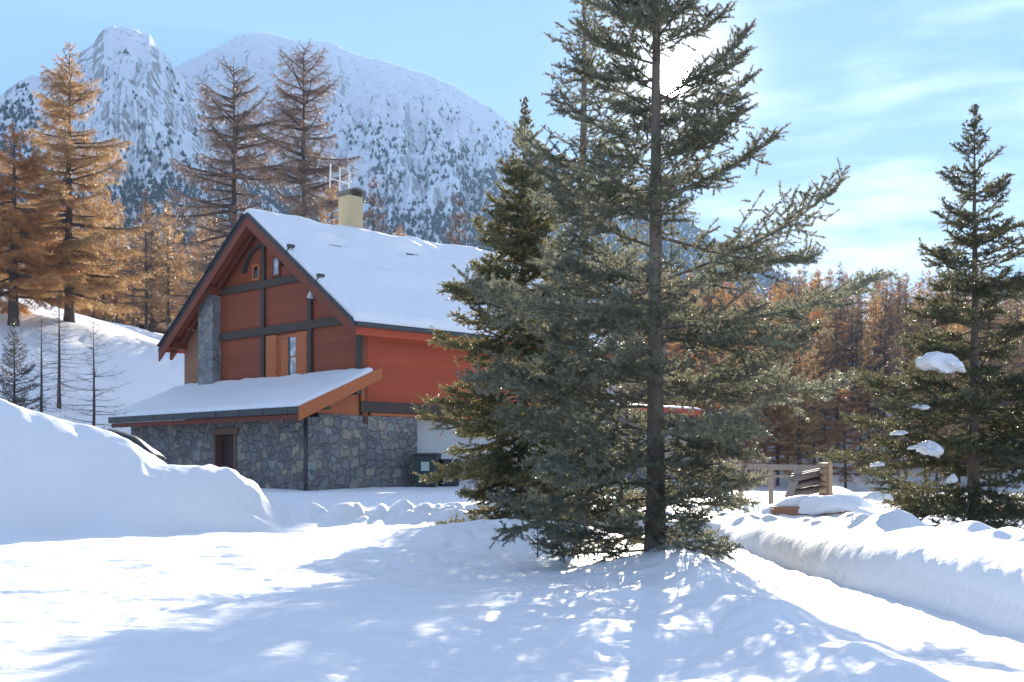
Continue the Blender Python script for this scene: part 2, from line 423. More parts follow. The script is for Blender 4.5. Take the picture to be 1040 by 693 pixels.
_fr = np.random.default_rng(77)
PRINTS = []                     # an old line of footprints across the field, and a few stray dents
for k_ in range(34):
    u_ = k_/33; PRINTS.append((-4.6 + 5.0*u_ + (0.13 if k_ % 2 else -0.13) + _fr.normal(0, 0.05), 12.5 + 13.5*u_ + _fr.normal(0, 0.08), 0.09, 0.17, 0.055))
for k_ in range(40):
    PRINTS.append((_fr.uniform(-8, 1.5), _fr.uniform(9.5, 25), _fr.uniform(0.06, 0.16), _fr.uniform(0.08, 0.2), _fr.uniform(0.015, 0.05)))
def Zf(x, y):
    x = np.asarray(x, float); y = np.asarray(y, float)
    z = ground_base(x, y)
    near = 1 - sst(75, 130, y)
    # gentle undulation
    z = z + near*(0.10*fbm(x*0.33, y*0.33, 3) + 0.035*fbm(x*1.3, y*1.1, 5, 3) + 0.012*(1 - sst(18, 30, y))*fbm(x*4.5, y*4.5, 6, 3))
    z = z + 2.0*sst(50, 110, y)*fbm(x*0.03, y*0.03, 8) + 0.10*np.clip(y - 95, 0, 70)*sst(0, 15, x)
    # hill texture on the left
    z = z + 0.8*sst(56, 68, y)*near*sst(-11, -19, x)*fbm(x*0.22, y*0.22, 12, 4)
    # trampled lightly wind-marked field in front
    f = (1 - sst(26, 34, y))*(1 - sst(2.0, 3.0, x))
    z = z + f*(0.022*fbm(x*1.2, y*3.0, 21, 3) + 0.012*fbm(x*4, y*7, 22, 2))
    for (fx_, fy_, ra_, rb_, dp_) in PRINTS:
        near_ = (np.abs(x - fx_) < 0.8) & (np.abs(y - fy_) < 0.8)
        if near_.any():
            g_ = gauss(x[near_], y[near_], fx_, fy_, ra_, rb_); z[near_] = z[near_] - dp_*g_ + 0.35*dp_*gauss(x[near_], y[near_], fx_, fy_ - rb_*1.3, ra_*1.3, rb_*0.6)
    # ploughed bank on the left
    hb = np.clip(np.interp(x, XB, HB) - z, 0, 6)
    yb = np.interp(x, [-20, -13, -9, -6.8], [24.0, 25.0, 27.2, 29.4]); yc = np.interp(x, [-20, -13, -9, -6.8], [29, 29.4, 30.4, 31.0])
    yb = yb + 0.35*vnoise(x*0.7, x*0+2, 31)
    t = np.clip((y - yb)/(yc - yb), 0, 1); front = np.sin(t*math.pi/2)**1.15
    back = 1 - sst(0.2, 4.2, y - yc)
    prof = np.where(y < yc, front, back)
    z = z + hb*prof*(1 + 0.06*fbm(x*0.8, y*0.8, 33, 3)) + 0.12*np.clip(hb, 0, 1)*prof*fbm(x*0.9, y*0.6, 34, 4)
    foot = np.exp(-((y - yb - 0.5)/0.7)**2)*np.clip(hb, 0, 1)
    z = z + foot*0.16*np.abs(fbm(x*1.4, y*1.6, 36, 3)) + 0.035*np.clip(hb, 0, 1)*prof*fbm(x*2.6, y*2.2, 37, 3)
    # low spoil rim along the front of the house
    ry = np.interp(x, [-8, -6.5, -3, 0, 2], [31.2, 31.6, 33.0, 33.2, 32.5])
    rim = np.exp(-((y - ry)/0.85)**2)*sst(-8.2, -6.6, x)*(1 - sst(0.2, 2.0, x))
    z = z + rim*(0.20 + 0.50*np.abs(fbm(x*1.3, y*1.3, 41, 4)))
    # mound left of the big fir, its foot, and the spoil between field and road
    z = z + 0.50*gauss(x, y, 0.6, 23.6, 1.9, 1.8)*(1 + 0.35*fbm(x*1.2, y*1.2, 44, 3))
    z = z + 0.25*gauss(x, y, -1.5, 24.5, 1.6, 1.3)
    z = z + 0.26*gauss(x, y, 2.2, 18.4, 1.1, 0.9) + 0.18*gauss(x, y, 3.1, 18.8, 0.8, 0.7)
    rx = ridge_x(y); rd = np.exp(-(((x - rx)/(0.55 + 0.0*y)))**2)*(1 - sst(17.5, 20.5, y))*sst(5.5, 8.5, y)
    z = z + rd*(0.20 + 0.24*np.abs(fbm(x*1.3, y*1.0, 46, 4, 0.42)))
    lump = np.exp(-(((x - rx + 1.1)/1.0))**2)*(1 - sst(16, 19, y))
    z = z + lump*0.15*fbm(x*0.9, y*0.8, 47, 4, 0.45)
    # road bed and the ploughed bank on its right
    bx = road_x(y); nearb = (1 - sst(31, 34, y))
    wob = 0.11*vnoise(y*0.30, y*0+1, 51)
    t = 1 - np.exp(-np.clip(x - bx - wob, 0, 50)/0.15)
    hbk = (0.74 - 0.30*sst(15, 25, y)) + 0.13*fbm(y*0.42, x*0.5, 53, 3)
    tail = 1 - 0.45*sst(1.2, 4.0, x - bx)
    z = z + nearb*t*hbk*tail
    z = z + nearb*np.exp(-((x - bx - 0.3)/0.3)**2)*0.02*fbm(x*1.5, y*1.5, 60, 2)
    z = z + nearb*np.exp(-((x - bx - 1.0)/0.5)**2)*(0.42*np.abs(fbm(x*1.1, y*0.8, 54, 3)) - 0.03)
    z = z + nearb*sst(0.9, 1.6, x - bx)*0.09*np.abs(fbm(x*0.9, y*0.9, 55, 5))
    # wheel ruts and churned surface of the packed road
    onroad = sst(0.75, 1.1, x - rx)*(1 - sst(-0.35, 0.0, x - bx))*(1 - sst(24, 28, y)); mid_ = 0.5*(rx + 0.8 + bx)
    for o_ in (-0.55, 0.45):
        z = z - onroad*0.05*np.exp(-((x - mid_ - o_ - 0.12*vnoise(y*0.3, y*0, 57))/0.16)**2)
    z = z + onroad*0.022*fbm(x*3.5, y*2.6, 58, 4, 0.65)
    # snow heaps round the fence and woodpile
    z = z + 0.50*gauss(x, y, 6.9, 33.6, 1.3, 1.1) + 0.35*gauss(x, y, 8.2, 31.4, 1.6, 0.5)
    z = z + 0.85*gauss(x, y, 9.9, 36.0, 1.0, 2.2) + 0.45*gauss(x, y, 5.0, 34.5, 1.2, 1.5)
    z = z + 0.12*gauss(x, y, 8.8, 22, 2.5, 2.0)
    return z

def zone(x, y):
    """0 open snow, 1 road, 2 bank on the left, 3 bank on the right"""
    r = np.zeros(x.shape, int)
    bx = road_x(y); rx = ridge_x(y) + 0.75
    r[(x > rx) & (x < bx + 0.15) & (y > 3) & (y < 27)] = 1
    hb = np.interp(x, XB, HB); yb = np.interp(x, [-20, -13, -9, -6.8], [24.0, 25.0, 27.2, 29.4]); yc = np.interp(x, [-20, -13, -9, -6.8], [29, 29.4, 30.4, 31.0])
    r[(hb > 0.4) & (y > yb) & (y < yc + 4.0) & (x > -45)] = 2
    r[(x >= bx + 0.15) & (x < bx + 1.9) & (y > 3) & (y < 29)] = 3
    return r

def build_terrain():
    rr = np.concatenate([np.geomspace(0.6, 6.5, 26)[:-1], np.geomspace(6.5, 52, 720)[:-1], np.geomspace(52, 2400, 170)])
    dense = np.linspace(-33, 33, 640); rest = np.linspace(33, 327, 74)[1:-1]
    th = np.radians(np.concatenate([dense, rest])); nT, nR = len(th), len(rr)
    R, T = np.meshgrid(rr, th, indexing='ij')
    X, Y = R*np.sin(T), R*np.cos(T)
    Yc = np.where(Y < 0, 0.0, Y)
    Z = Zf(X, np.clip(Y, 0, 555))
    Z[Y < 2] = np.minimum(Z[Y < 2], 0.3)
    V = np.stack([X, Y, Z], -1).reshape(-1, 3)
    idx = np.arange(nR*nT).reshape(nR, nT)
    j2 = (np.arange(nT) + 1) % nT
    F = np.stack([idx[:-1], idx[:-1][:, j2], idx[1:][:, j2], idx[1:]], -1).reshape(-1, 4)[:, ::-1]
    # close the hole under the camera
    full = np_mesh("tmp", V, F, True)
    N = np.zeros((len(V), 3), np.float32); full.vertices.foreach_get("normal", N.ravel()) if False else None
    nn = np.empty(len(V)*3, np.float32); full.vertices.foreach_get("normal", nn); N = nn.reshape(-1, 3)
    cent = V[F].mean(1); zn = zone(cent[:, 0], cent[:, 1])
    bpy.data.meshes.remove(full)
    for k, (nm, mat) in enumerate((("ground", M_SNOW), ("road", M_ROAD), ("snow_bank", M_SNOW), ("snow_bank", M_SNOW))):
        Fk = F[zn == k]; u, inv = np.unique(Fk, return_inverse=True)
        Vk = V[u]; Fk = inv.reshape(-1, 4)
        if k == 0:
            c = len(Vk)
        me = np_mesh(nm, Vk, Fk, True)
        if len(me.vertices) == len(u):
            me.normals_split_custom_set_from_vertices(N[u].tolist())
        o = link_mesh(nm, me, mat)
        tag(o, kind='structure')
build_terrain()
def zg(x, y): return float(Zf(np.array([x]), np.array([y]))[0])
def at(px, py, Y): return Vector(((px - CX)/FPX*Y, Y, CAMZ + (HZ - py)/FPX*Y))
def xat(px, Y): return (px - CX)/FPX*Y

# ------------------------------------------------------------------ mountains
def mountain_mat():
    m, nt, p = new_mat("mountain_snow_and_rock"); v = objco(nt)
    g = nd(nt, 'ShaderNodeNewGeometry'); sep = nd(nt, 'ShaderNodeSeparateXYZ'); nt.links.new(g.outputs['Normal'], sep.inputs[0])
    n1 = noise_tex(nt, v, 0.02, 8.0, 0.65); n2 = noise_tex(nt, scaled(nt, v, (1, 1, 0.6)), 0.13, 8.0, 0.72)
    steep = maprange(nt, sep.outputs['Z'], 0.78, 0.52)
    rk = mth(nt, 'ADD', mth(nt, 'MULTIPLY', steep, 0.13), mth(nt, 'MULTIPLY', n2, 1.0))
    rk = maprange(nt, rk, 0.565, 0.635)
    rock = mixc(nt, n1, (0.10, 0.09, 0.085), (0.24, 0.20, 0.17))
    c = mixc(nt, mth(nt, 'MULTIPLY', rk, 0.8), (0.84, 0.86, 0.9), rock)
    nt.links.new(c, p.inputs['Base Color']); p.inputs['Roughness'].default_value = 0.8
    bump(nt, p, n2, 0.5, 4.0)
    return m
M_MOUNT = mountain_mat()

SIL1 = ([-520, -300, -120, 0, 20, 40, 60, 78, 95, 100, 106, 115, 126, 140, 152, 160, 170, 182, 200, 230, 300, 420, 520],
        [240, 190, 140, 97, 82, 75, 66, 55, 46, 36, 28, 25, 28, 31, 35, 48, 60, 74, 96, 130, 200, 300, 380])
SIL2 = ([-300, -100, 60, 120, 180, 205, 228, 240, 255, 282, 296, 306, 318, 340, 352, 366, 385, 402, 440, 470, 500, 515, 545, 600, 660, 720, 780, 830, 900, 1000, 1200, 1500],
        [230, 180, 120, 100, 66, 55, 45, 37, 33, 34, 40, 44, 42, 44, 52, 56, 60, 66, 78, 92, 110, 122, 142, 170, 196, 238, 272, 292, 310, 320, 330, 330])

def mount_fn(sil, Yb, Yr, zb, seed, rough):
    def f(px, s):
        """world position at image column px, s = 0 foot .. 1 ridge .. 1.6 far side"""
        ys = np.interp(px, *sil)
        Yrr = Yr*(1 + 0.06*vnoise(px*0.011, px*0, seed))
        d = Yb + (Yrr - Yb)*s
        zr = CAMZ + (HZ - ys + 4.0*rough*fbm(px*0.10, px*0 + 5, seed + 3, 4, 0.6))/FPX*Yrr
        up = np.clip(s, 0, 1)**1.12
        z = zb + (zr - zb)*up
        env = np.clip(4*s*(1 - s), 0, 1)*sst(0, 0.10, 1 - s)
        gul = 1 - np.abs(fbm(px*0.022 + 1.5*fbm(px*0.01, s*1.5, seed + 9, 2), s*1.3, seed + 4, 5, 0.55))*2
        z = z + env*(gul*0.038 + 0.05*fbm(px*0.05, s*6, seed + 6, 4) + 0.018*fbm(px*0.16, s*14, seed + 7, 4))*(zr - zb)
        z = np.where(s > 1, zr - (s - 1)*(Yrr - Yb)*0.5, z)
        return np.stack([(px - CX)/FPX*d, d, z], -1)
    return f
MT1 = mount_fn(SIL1, 430, 880, 30, 61, 1.0)
MT2 = mount_fn(SIL2, 620, 1500, 40, 71, 0.6)
def build_mountain(fn, p0, p1, n, rows):
    px = np.linspace(p0, p1, n); s = np.concatenate([np.linspace(-0.12, 1, rows), np.linspace(1, 1.7, 14)[1:]])
    S, P = np.meshgrid(s, px, indexing='ij')
    V = fn(P.ravel(), S.ravel()); V[:, 2] = np.where(S.ravel() < 0, V[:, 2] + S.ravel()*150, V[:, 2])
    idx = np.arange(len(s)*n).reshape(len(s), n)
    F = np.stack([idx[:-1, :-1], idx[:-1, 1:], idx[1:, 1:], idx[1:, :-1]], -1).reshape(-1, 4)
    return tag(np_obj("mountain", V, F, M_MOUNT, None, True), kind='structure')
build_mountain(MT1, -500, 500, 560, 220)
build_mountain(MT2, -280, 1450, 800, 260)

def mountain_trees(fn, n, p0, p1, seed, hmin, hmax, dens, solid):
    r = np.random.default_rng(seed)
    px = r.uniform(p0, p1, n*5); s = r.uniform(0.0, 0.97, n*5)
    pos = fn(px, s); yim = HZ - (pos[:, 2] - CAMZ)/pos[:, 1]*FPX
    cl = 0.62*(fbm(px*0.022 + yim*0.012, yim*0.030, seed, 5, 0.65)*0.5 + 0.5) + 0.38*(fbm(px*0.11, yim*0.07, seed + 2, 3)*0.5 + 0.5)
    keep = r.uniform(0, 1, len(px)) < dens(px, yim)*np.maximum(sst(0.45, 0.57, cl), solid(yim, px))
    pos = pos[keep][:n]; m = len(pos)
    h = r.uniform(hmin, hmax, m); rad = h*r.uniform(0.24, 0.52, m)
    K = 6; ang = np.linspace(0, 2*np.pi, K, endpoint=False)
    ringsz = [(-0.08, 0.75), (0.18, 1.0), (0.2, 0.7), (0.5, 0.72), (0.52, 0.45), (1.0, 0.02)]
    V = []
    for (fz, fr) in ringsz:
        jit = r.uniform(0.45, 1.45, (m, K))
        vx = pos[:, None, 0] + rad[:, None]*fr*jit*np.cos(ang); vy = pos[:, None, 1] + rad[:, None]*fr*jit*np.sin(ang)
        vz = pos[:, None, 2] + (h*fz)[:, None] + h[:, None]*0.04*r.uniform(-1, 1, (m, K))
        V.append(np.stack([vx, vy, vz], -1))
    V = np.stack(V, 1)                                            # m, rings, K, 3
    base = np.arange(m)*(len(ringsz)*K); F = []
    for a in range(len(ringsz) - 1):
        for k in range(K):
            k2 = (k + 1) % K
            F.append(np.stack([base + a*K + k, base + a*K + k2, base + (a+1)*K + k2, base + (a+1)*K + k], -1))
    return np_obj("conifer_wood", V.reshape(-1, 3), np.concatenate(F), M_FARFIR)
o = mountain_trees(MT1, 16000, -180, 330, 5, 1.2, 4.0, lambda px, y: np.clip((y - 40)/170, 0.0, 1)**1.5*0.6 + 0.9*sst(165, 215, y) + 0.7*sst(75, 20, px)*sst(75, 100, y), lambda y, px: np.maximum(0.9*sst(150, 195, y), 0.75*sst(75, 20, px)*sst(80, 110, y)))
tag(o, "scattered dark conifers on the snowy flank of the rocky peak", "wood", kind='stuff')
o = mountain_trees(MT2, 20000, 120, 820, 6, 2.0, 5.6, lambda px, y: np.clip((y - 95)/110, 0, 1)**1.5*0.9 + 0.3*sst(200, 235, y), lambda y, px: 0.8*sst(195, 230, y))
tag(o, "scattered dark conifers on the broad snowy ridge", "wood", kind='stuff')

# ------------------------------------------------------------------ air
hm = bpy.data.materials.new("haze"); hm.use_nodes = True; hnt = hm.node_tree; hnt.nodes.clear()
hv = nd(hnt, 'ShaderNodeVolumePrincipled'); hv.inputs['Density'].default_value = HAZE; hv.inputs['Color'].default_value = (0.40, 0.66, 1.0, 1); hv.inputs['Anisotropy'].default_value = 0.1
hnt.links.new(hv.outputs[0], nd(hnt, 'ShaderNodeOutputMaterial').inputs['Volume'])
tag(MB().box(-2600, 2600, -2600, 2700, -8, 700).build("haze", hm), kind='stuff')

# ------------------------------------------------------------------ trees
def norm(v): return v / np.maximum(np.linalg.norm(v, axis=-1, keepdims=True), 1e-9)

def needles(P0, P1, per_m, length, width, r, fwd=0.6, jit=0.3, droop=0.0):
    L = np.linalg.norm(P1 - P0, axis=1)
    cnt = np.maximum(1, r.poisson(L*per_m))
    i = np.repeat(np.arange(len(P0)), cnt); t = r.uniform(0, 1.03, len(i))[:, None]
    d = norm(P1 - P0)[i]; pos = P0[i]*(1 - t) + P1[i]*t
    u = r.normal(size=pos.shape); u = norm(u - d*(u*d).sum(1, keepdims=True))
    nd_ = d*fwd + u*(1 - fwd*0.35); nd_[:, 2] -= droop; nd_ = norm(nd_)
    ln = (length*r.uniform(1 - jit, 1 + jit, len(i)))[:, None]
    w = norm(np.cross(nd_, r.normal(size=pos.shape)))*(width*0.5)
    a, b, c = pos - w, pos + w, pos + nd_*ln
    V = np.stack([a, b, c], 1).reshape(-1, 3)
    return V, np.arange(len(V)).reshape(-1, 3)

def spikes(P0, P1, r0, r):
    """thin three-sided twigs from P0 to a point at P1"""
    d = norm(P1 - P0); ref = np.where(np.abs(d[:, 2:3]) > 0.9, np.array([[1.0, 0, 0]]), np.array([[0, 0, 1.0]]))
    u = norm(np.cross(d, ref)); w = np.cross(d, u)
    ring = [P0 + (u*math.cos(a) + w*math.sin(a))*np.asarray(r0)[:, None] for a in (0, 2.094, 4.189)]
    V = np.stack(ring + [P1], 1).reshape(-1, 3); b = np.arange(len(P0))*4
    F = np.concatenate([np.stack([b + i, b + (i + 1) % 3, b + 3], -1) for i in range(3)])
    return V, F

def tubes_np(polys):
    """list of (points (n,3), radii (n,), sides) -> tri mesh"""
    Vs, Fs, off = [], [], 0
    for pts, rad, k in polys:
        n = len(pts); d = norm(np.gradient(pts, axis=0))
        ref = np.array([1.0, 0.13, 0.07]) if abs(d[0, 2]) > 0.8 else np.array([0.05, 0.08, 1.0])
        u = norm(np.cross(d, ref)); w = np.cross(d, u)
        a = np.linspace(0, 2*np.pi, k, endpoint=False)
        V = pts[:, None] + (u[:, None]*np.cos(a)[None, :, None] + w[:, None]*np.sin(a)[None, :, None])*rad[:, None, None]
        idx = np.arange(n*k).reshape(n, k) + off; nx = np.roll(idx, -1, 1)
        q = np.stack([idx[:-1], nx[:-1], nx[1:], idx[1:]], -1).reshape(-1, 4)
        Fs.append(q); Vs.append(V.reshape(-1, 3)); off += n*k
    return np.concatenate(Vs), np.concatenate(Fs)

def conifer(r, H, prof, z0=0.3, dz=0.33, nbr=6, tilt=lambda f: -5, tip_up=25, side_dens=9.0, side_len=0.42, sub_dens=9.0, sub_len=0.16,
            needle=(0.035, 0.008, 110), r_trunk=0.16, branch_r=0.018, lean=(0, 0), keep=lambda f, az: 1.0, hang=0.0, az_len=lambda az, f: 1.0,
            side_up=0.05, sub_up=0.15, bare=0.0, lvar=0.0, fwd=0.6, chaos=0.0, stubs=0, low=1.0, ndroop=0.0, trunk_sides=12):
    """returns trunk, branch and needle geometry of one tree standing at the origin"""
    zs = np.linspace(0, H, 26)
    wx = np.cumsum(r.normal(0, 0.006*H/10, 26)); wy = np.cumsum(r.normal(0, 0.006*H/10, 26)); wx -= wx[0]; wy -= wy[0]
    tr = np.stack([wx + lean[0]*(zs/H)**1.3, wy + lean[1]*(zs/H)**1.3, zs - 0.0], -1); tr[0, 2] = -0.6
    rad = r_trunk*np.clip(1 - zs/H, 0.02, 1)**0.9*(1 + 0.35*np.exp(-zs/0.35)); rad[-1] = 0.006
    polys_t = [(tr, rad, trunk_sides)]
    def axis(z): return np.array([np.interp(z, zs, tr[:, 0]), np.interp(z, zs, tr[:, 1]), z])
    polys_b = []; SP, SD, SL, SU, SF = [], [], [], [], []
    z = z0; a0 = r.uniform(0, 6.28)
    while z < H*0.985:
        f = z/H
        n = max(3, int(round(nbr*(1 - 0.35*f) + r.uniform(-1, 1)))); a0 += r.uniform(0.5, 1.2)
        for k in range(n):
            az = a0 + 2*math.pi*k/n + r.normal(0, 0.22)
            if r.uniform() > keep(f, az): continue
            L = prof(f)*r.uniform(0.72 - lvar, 1.12 + lvar*0.6)*az_len(az, f)
            if L < 0.06: continue
            zz = min(z + r.uniform(-0.4 - 0.2*chaos, 0.4 + 0.2*chaos)*dz, H*0.99)
            e0 = math.radians(tilt(f) + r.normal(0, 6 + 5*chaos)); np_ = 7; p = axis(zz); pts = [p]; a = az
            for i in range(np_ - 1):
                s = (i + 0.5)/(np_ - 1)
                e = e0 + math.radians(tip_up)*(s*s - 0.12) - hang*math.sin(s*3.1)*0.3; a += r.normal(0, 0.05)
                p = p + np.array([math.cos(a)*math.cos(e), math.sin(a)*math.cos(e), math.sin(e)])*(L/(np_ - 1)); pts.append(p)
            pts = np.array(pts); br = branch_r*(0.35 + L/2.2)
            polys_b.append((pts, np.linspace(br, br*0.18, np_), 4))
            ns = max(3, int(L*side_dens)); sj = np.linspace(0.14, 1.0, ns)**0.9
            for j, s in enumerate(sj):
                q = s*(np_ - 1); i = min(int(q), np_ - 2); t = q - i
                P = pts[i]*(1 - t) + pts[i + 1]*t; d = pts[i + 1] - pts[i]; d = d/np.linalg.norm(d)
                SP.append(P); SD.append(d); SU.append(1 if j % 2 else -1); SF.append(f)
                SL.append(L*side_len*((1 - s)**0.75*min(1, s*3.2)*0.95 + 0.10)*r.uniform(0.7, 1.2) if j < ns - 1 else L*0.12)
        z += dz*(1 - 0.45*f)*r.uniform(0.85, 1.15)*(low + (1 - low)*min(1.0, f/0.22))
    SP, SD, SL, SU = np.array(SP), np.array(SD), np.array(SL), np.array(SU, float)[:, None]
    m = len(SP); upv = np.array([[0, 0, 1.0]])
    lat = norm(np.cross(SD, upv)); ang = np.radians(r.uniform(38, 66, m))[:, None]
    dirs = norm(SD*np.cos(ang) + lat*SU*np.sin(ang) + upv*(side_up + r.normal(0, 0.14 + 0.14*chaos, (m, 1))) - upv*hang*0.9)
    mid = SP + dirs*SL[:, None]*0.55; d2 = norm(dirs + SD*0.35 + upv*(tip_up*0.004) - upv*hang*0.8); tip = mid + d2*SL[:, None]*0.5
    segs0 = [SP, mid]; segs1 = [mid, tip]
    # sub-twigs
    ms = int(max(1, sub_dens*np.mean(SL)*1.9)); 
    for q in range(ms):
        t = (q + 0.6 + r.uniform(-0.3, 0.3, m))/ms*0.95
        ok = (SL*sub_dens > q*0.5)
        P = SP + dirs*(SL*t)[:, None]; sgn = 1.0 if q % 2 else -1.0
        l2 = norm(np.cross(dirs, upv) + 1e-6); an = np.radians(r.uniform(35, 62, m))[:, None]
        dd = norm(dirs*np.cos(an) + l2*sgn*np.sin(an) + upv*(sub_up + r.normal(0, 0.22 + 0.3*chaos, (m, 1))) - upv*hang*1.3)
        ln = np.minimum(sub_len*r.uniform(0.6, 1.3, m), SL*0.8 + 0.03)[:, None]
        segs0.append(P[ok]); segs1.append((P + dd*ln)[ok])
    A0, A1 = np.concatenate(segs0), np.concatenate(segs1)
    # main branch tips carry needles too
    B0 = np.concatenate([p[3:-1] for p, _, _ in polys_b]); B1 = np.concatenate([p[4:] for p, _, _ in polys_b])
    for q in range(stubs):                                       # dead twigs left on the trunk
        zq = r.uniform(0.4, H*0.6); aq = r.uniform(0, 6.28); lq = r.uniform(0.15, 0.7); eq = r.uniform(-0.5, 0.3)
        dq = np.array([math.cos(aq)*math.cos(eq), math.sin(aq)*math.cos(eq), math.sin(eq)]); pq = axis(zq)
        polys_b.append((np.array([pq, pq + dq*lq*0.5, pq + dq*lq + np.array([0, 0, r.uniform(-0.08, 0.05)])]), np.array([0.008, 0.006, 0.002]), 4))
    tv, tf = tubes_np(polys_t); bv, bf = tubes_np(polys_b)
    sv, sf = spikes(A0, A1, np.full(len(A0), branch_r*0.22), r)
    bf3 = np.concatenate([bf[:, [0, 1, 2]], bf[:, [0, 2, 3]]]); bv2 = np.concatenate([bv, sv]); bf2 = np.concatenate([bf3, sf + len(bv)])
    N0, N1 = np.concatenate([A0, B0]), np.concatenate([A1, B1])
    if bare > 0:
        k = r.uniform(size=len(N0)) > bare; N0, N1 = N0[k], N1[k]
    nv, nf = needles(N0, N1, needle[2], needle[0], needle[1], r, fwd=fwd, droop=ndroop)
    print("conifer", len(A0), "twigs", len(nf), "needles")
    tf3 = np.concatenate([tf[:, [0, 1, 2]], tf[:, [0, 2, 3]]])
    return (np.concatenate([tv, bv2]), np.concatenate([tf3, bf2 + len(tv)])), None, (nv, nf)

def plant_tree(name, geo, loc, mats, label, cat, group=None, rz=0.0):
    root = empty(name, loc, rz)
    tag(root, label, cat, group)
    np_obj("trunk", *geo[0], mats[0], root, True); np_obj("crown", *geo[2], mats[2], root, False)
    return root

def copy_tree(o, parent=None):
    c = o.copy(); COL.objects.link(c); c.parent = parent
    for ch in o.children: copy_tree(ch, c)
    return c

# --- the big fir in the middle
r = np.random.default_rng(11)
def fir_prof(f):
    return np.interp(f, [0, 0.04, 0.12, 0.22, 0.31, 0.38, 0.46, 0.55, 0.66, 0.8, 0.9, 1], [1.45, 1.95, 2.45, 2.75, 2.9, 2.5, 2.0, 1.66, 1.36, 1.0, 0.6, 0.1])
g = conifer(r, 12.6, fir_prof, z0=0.22, dz=0.42, nbr=6.4, stubs=70, low=0.62, tilt=lambda f: np.interp(f, [0, 0.15, 0.35, 0.6, 1], [-9, -5, 6, 24, 52]), tip_up=24,
            side_dens=9.0, side_len=0.52, sub_dens=8.5, sub_len=0.21, needle=(0.045, 0.013, 300), lvar=0.2, chaos=1.0, r_trunk=0.165, branch_r=0.018,
            keep=lambda f, az: np.interp(f, [0, 0.12, 0.3, 0.5, 0.7, 1], [1.0, 1.0, 0.95, 0.82, 0.72, 0.7])*(1.0 if math.cos(az) < 0.2 else 0.94)*(0.40 if math.sin(az) < -0.55 and 0.33 < f < 0.62 else 1.0)*(0.15 if 0.595 < f < 0.65 and math.cos(az) > 0.1 else 1.0), az_len=lambda az, f: 1.0 + np.interp(f, [0, 0.12, 0.17, 0.26, 0.42, 0.5], [-0.30, -0.30, -0.06, 0.08, 0.14, 0.12])*max(math.cos(az), 0))
FIRX = xat(665, 19.0)
plant_tree("fir_tree", g, (FIRX, 19.0, zg(FIRX, 19.0) - 0.05), (M_BARK, M_BARK, M_FIR),
           "tall open grey green fir with bare straight trunk rising past the top of the picture", "fir tree")
# --- thinner fir behind it
r = np.random.default_rng(12)
g = conifer(r, 14.0, lambda f: np.interp(f, [0, 0.1, 0.3, 0.6, 0.85, 1], [0.8, 1.15, 1.35, 0.95, 0.5, 0.1]), z0=0.6, dz=0.46, nbr=6,
            tilt=lambda f: np.interp(f, [0, 0.3, 0.6, 1], [-10, 0, 15, 45]), tip_up=22, side_dens=7, side_len=0.46, sub_dens=7, sub_len=0.22,
            needle=(0.05, 0.015, 220), chaos=0.8, r_trunk=0.15, keep=lambda f, az: np.interp(f, [0, 0.4, 0.6, 1], [0.85, 0.8, 0.85, 0.85]), lvar=0.15)
FX = xat(592, 24.5)
plant_tree("fir_tree", g, (FX, 24.5, zg(FX, 24.5) - 0.05), (M_BARK, M_BARK, M_FIR),
           "slender fir with a thin trunk standing close behind the tall open fir", "fir tree")
# --- dense spruce beside the house
r = np.random.default_rng(13)
g = conifer(r, 11.1, lambda f: np.interp(f, [0, 0.05, 0.2, 0.4, 0.6, 0.72, 0.85, 1], [1.5, 2.0, 2.25, 2.05, 1.5, 1.05, 0.5, 0.06]), z0=0.35, dz=0.30, nbr=7,
            tilt=lambda f: np.interp(f, [0, 0.2, 0.5, 0.8, 1], [-20, -14, 0, 20, 50]), tip_up=26, side_dens=9, side_len=0.50, sub_dens=8, sub_len=0.22,
            needle=(0.058, 0.018, 190), r_trunk=0.17, lvar=0.15, chaos=0.8)
SX = xat(531, 30.0)
plant_tree("spruce_tree", g, (SX, 30.0, zg(SX, 30.0) - 0.05), (M_BARK, M_BARK, M_SPRUCE),
           "dense conical green spruce with pointed top close to the red wall of the chalet", "spruce tree")
# --- spruce on the right-hand side
r = np.random.default_rng(14)
RX = xat(990, 22.0)
g = conifer(r, 8.05, lambda f: np.interp(f, [0, 0.05, 0.2, 0.35, 0.5, 0.62, 0.75, 0.88, 1], [1.9, 2.4, 2.5, 2.1, 1.6, 1.15, 0.72, 0.42, 0.06]), z0=0.12, dz=0.30, nbr=6,
            tilt=lambda f: np.interp(f, [0, 0.2, 0.5, 0.75, 0.92, 1], [-12, -6, 6, 22, 50, 65]), tip_up=20, side_dens=11, side_len=0.50, sub_dens=9, sub_len=0.19,
            needle=(0.044, 0.0135, 230), lvar=0.15, chaos=0.5, r_trunk=0.12, keep=lambda f, az: 0.9)
rs = plant_tree("spruce_tree", g, (RX, 22.0, zg(RX, 22.0) - 0.15), (M_BARK, M_BARK, M_DARKSPRUCE),
                "dark spruce with snow lumps on its lower branches beside the road bank", "spruce tree")
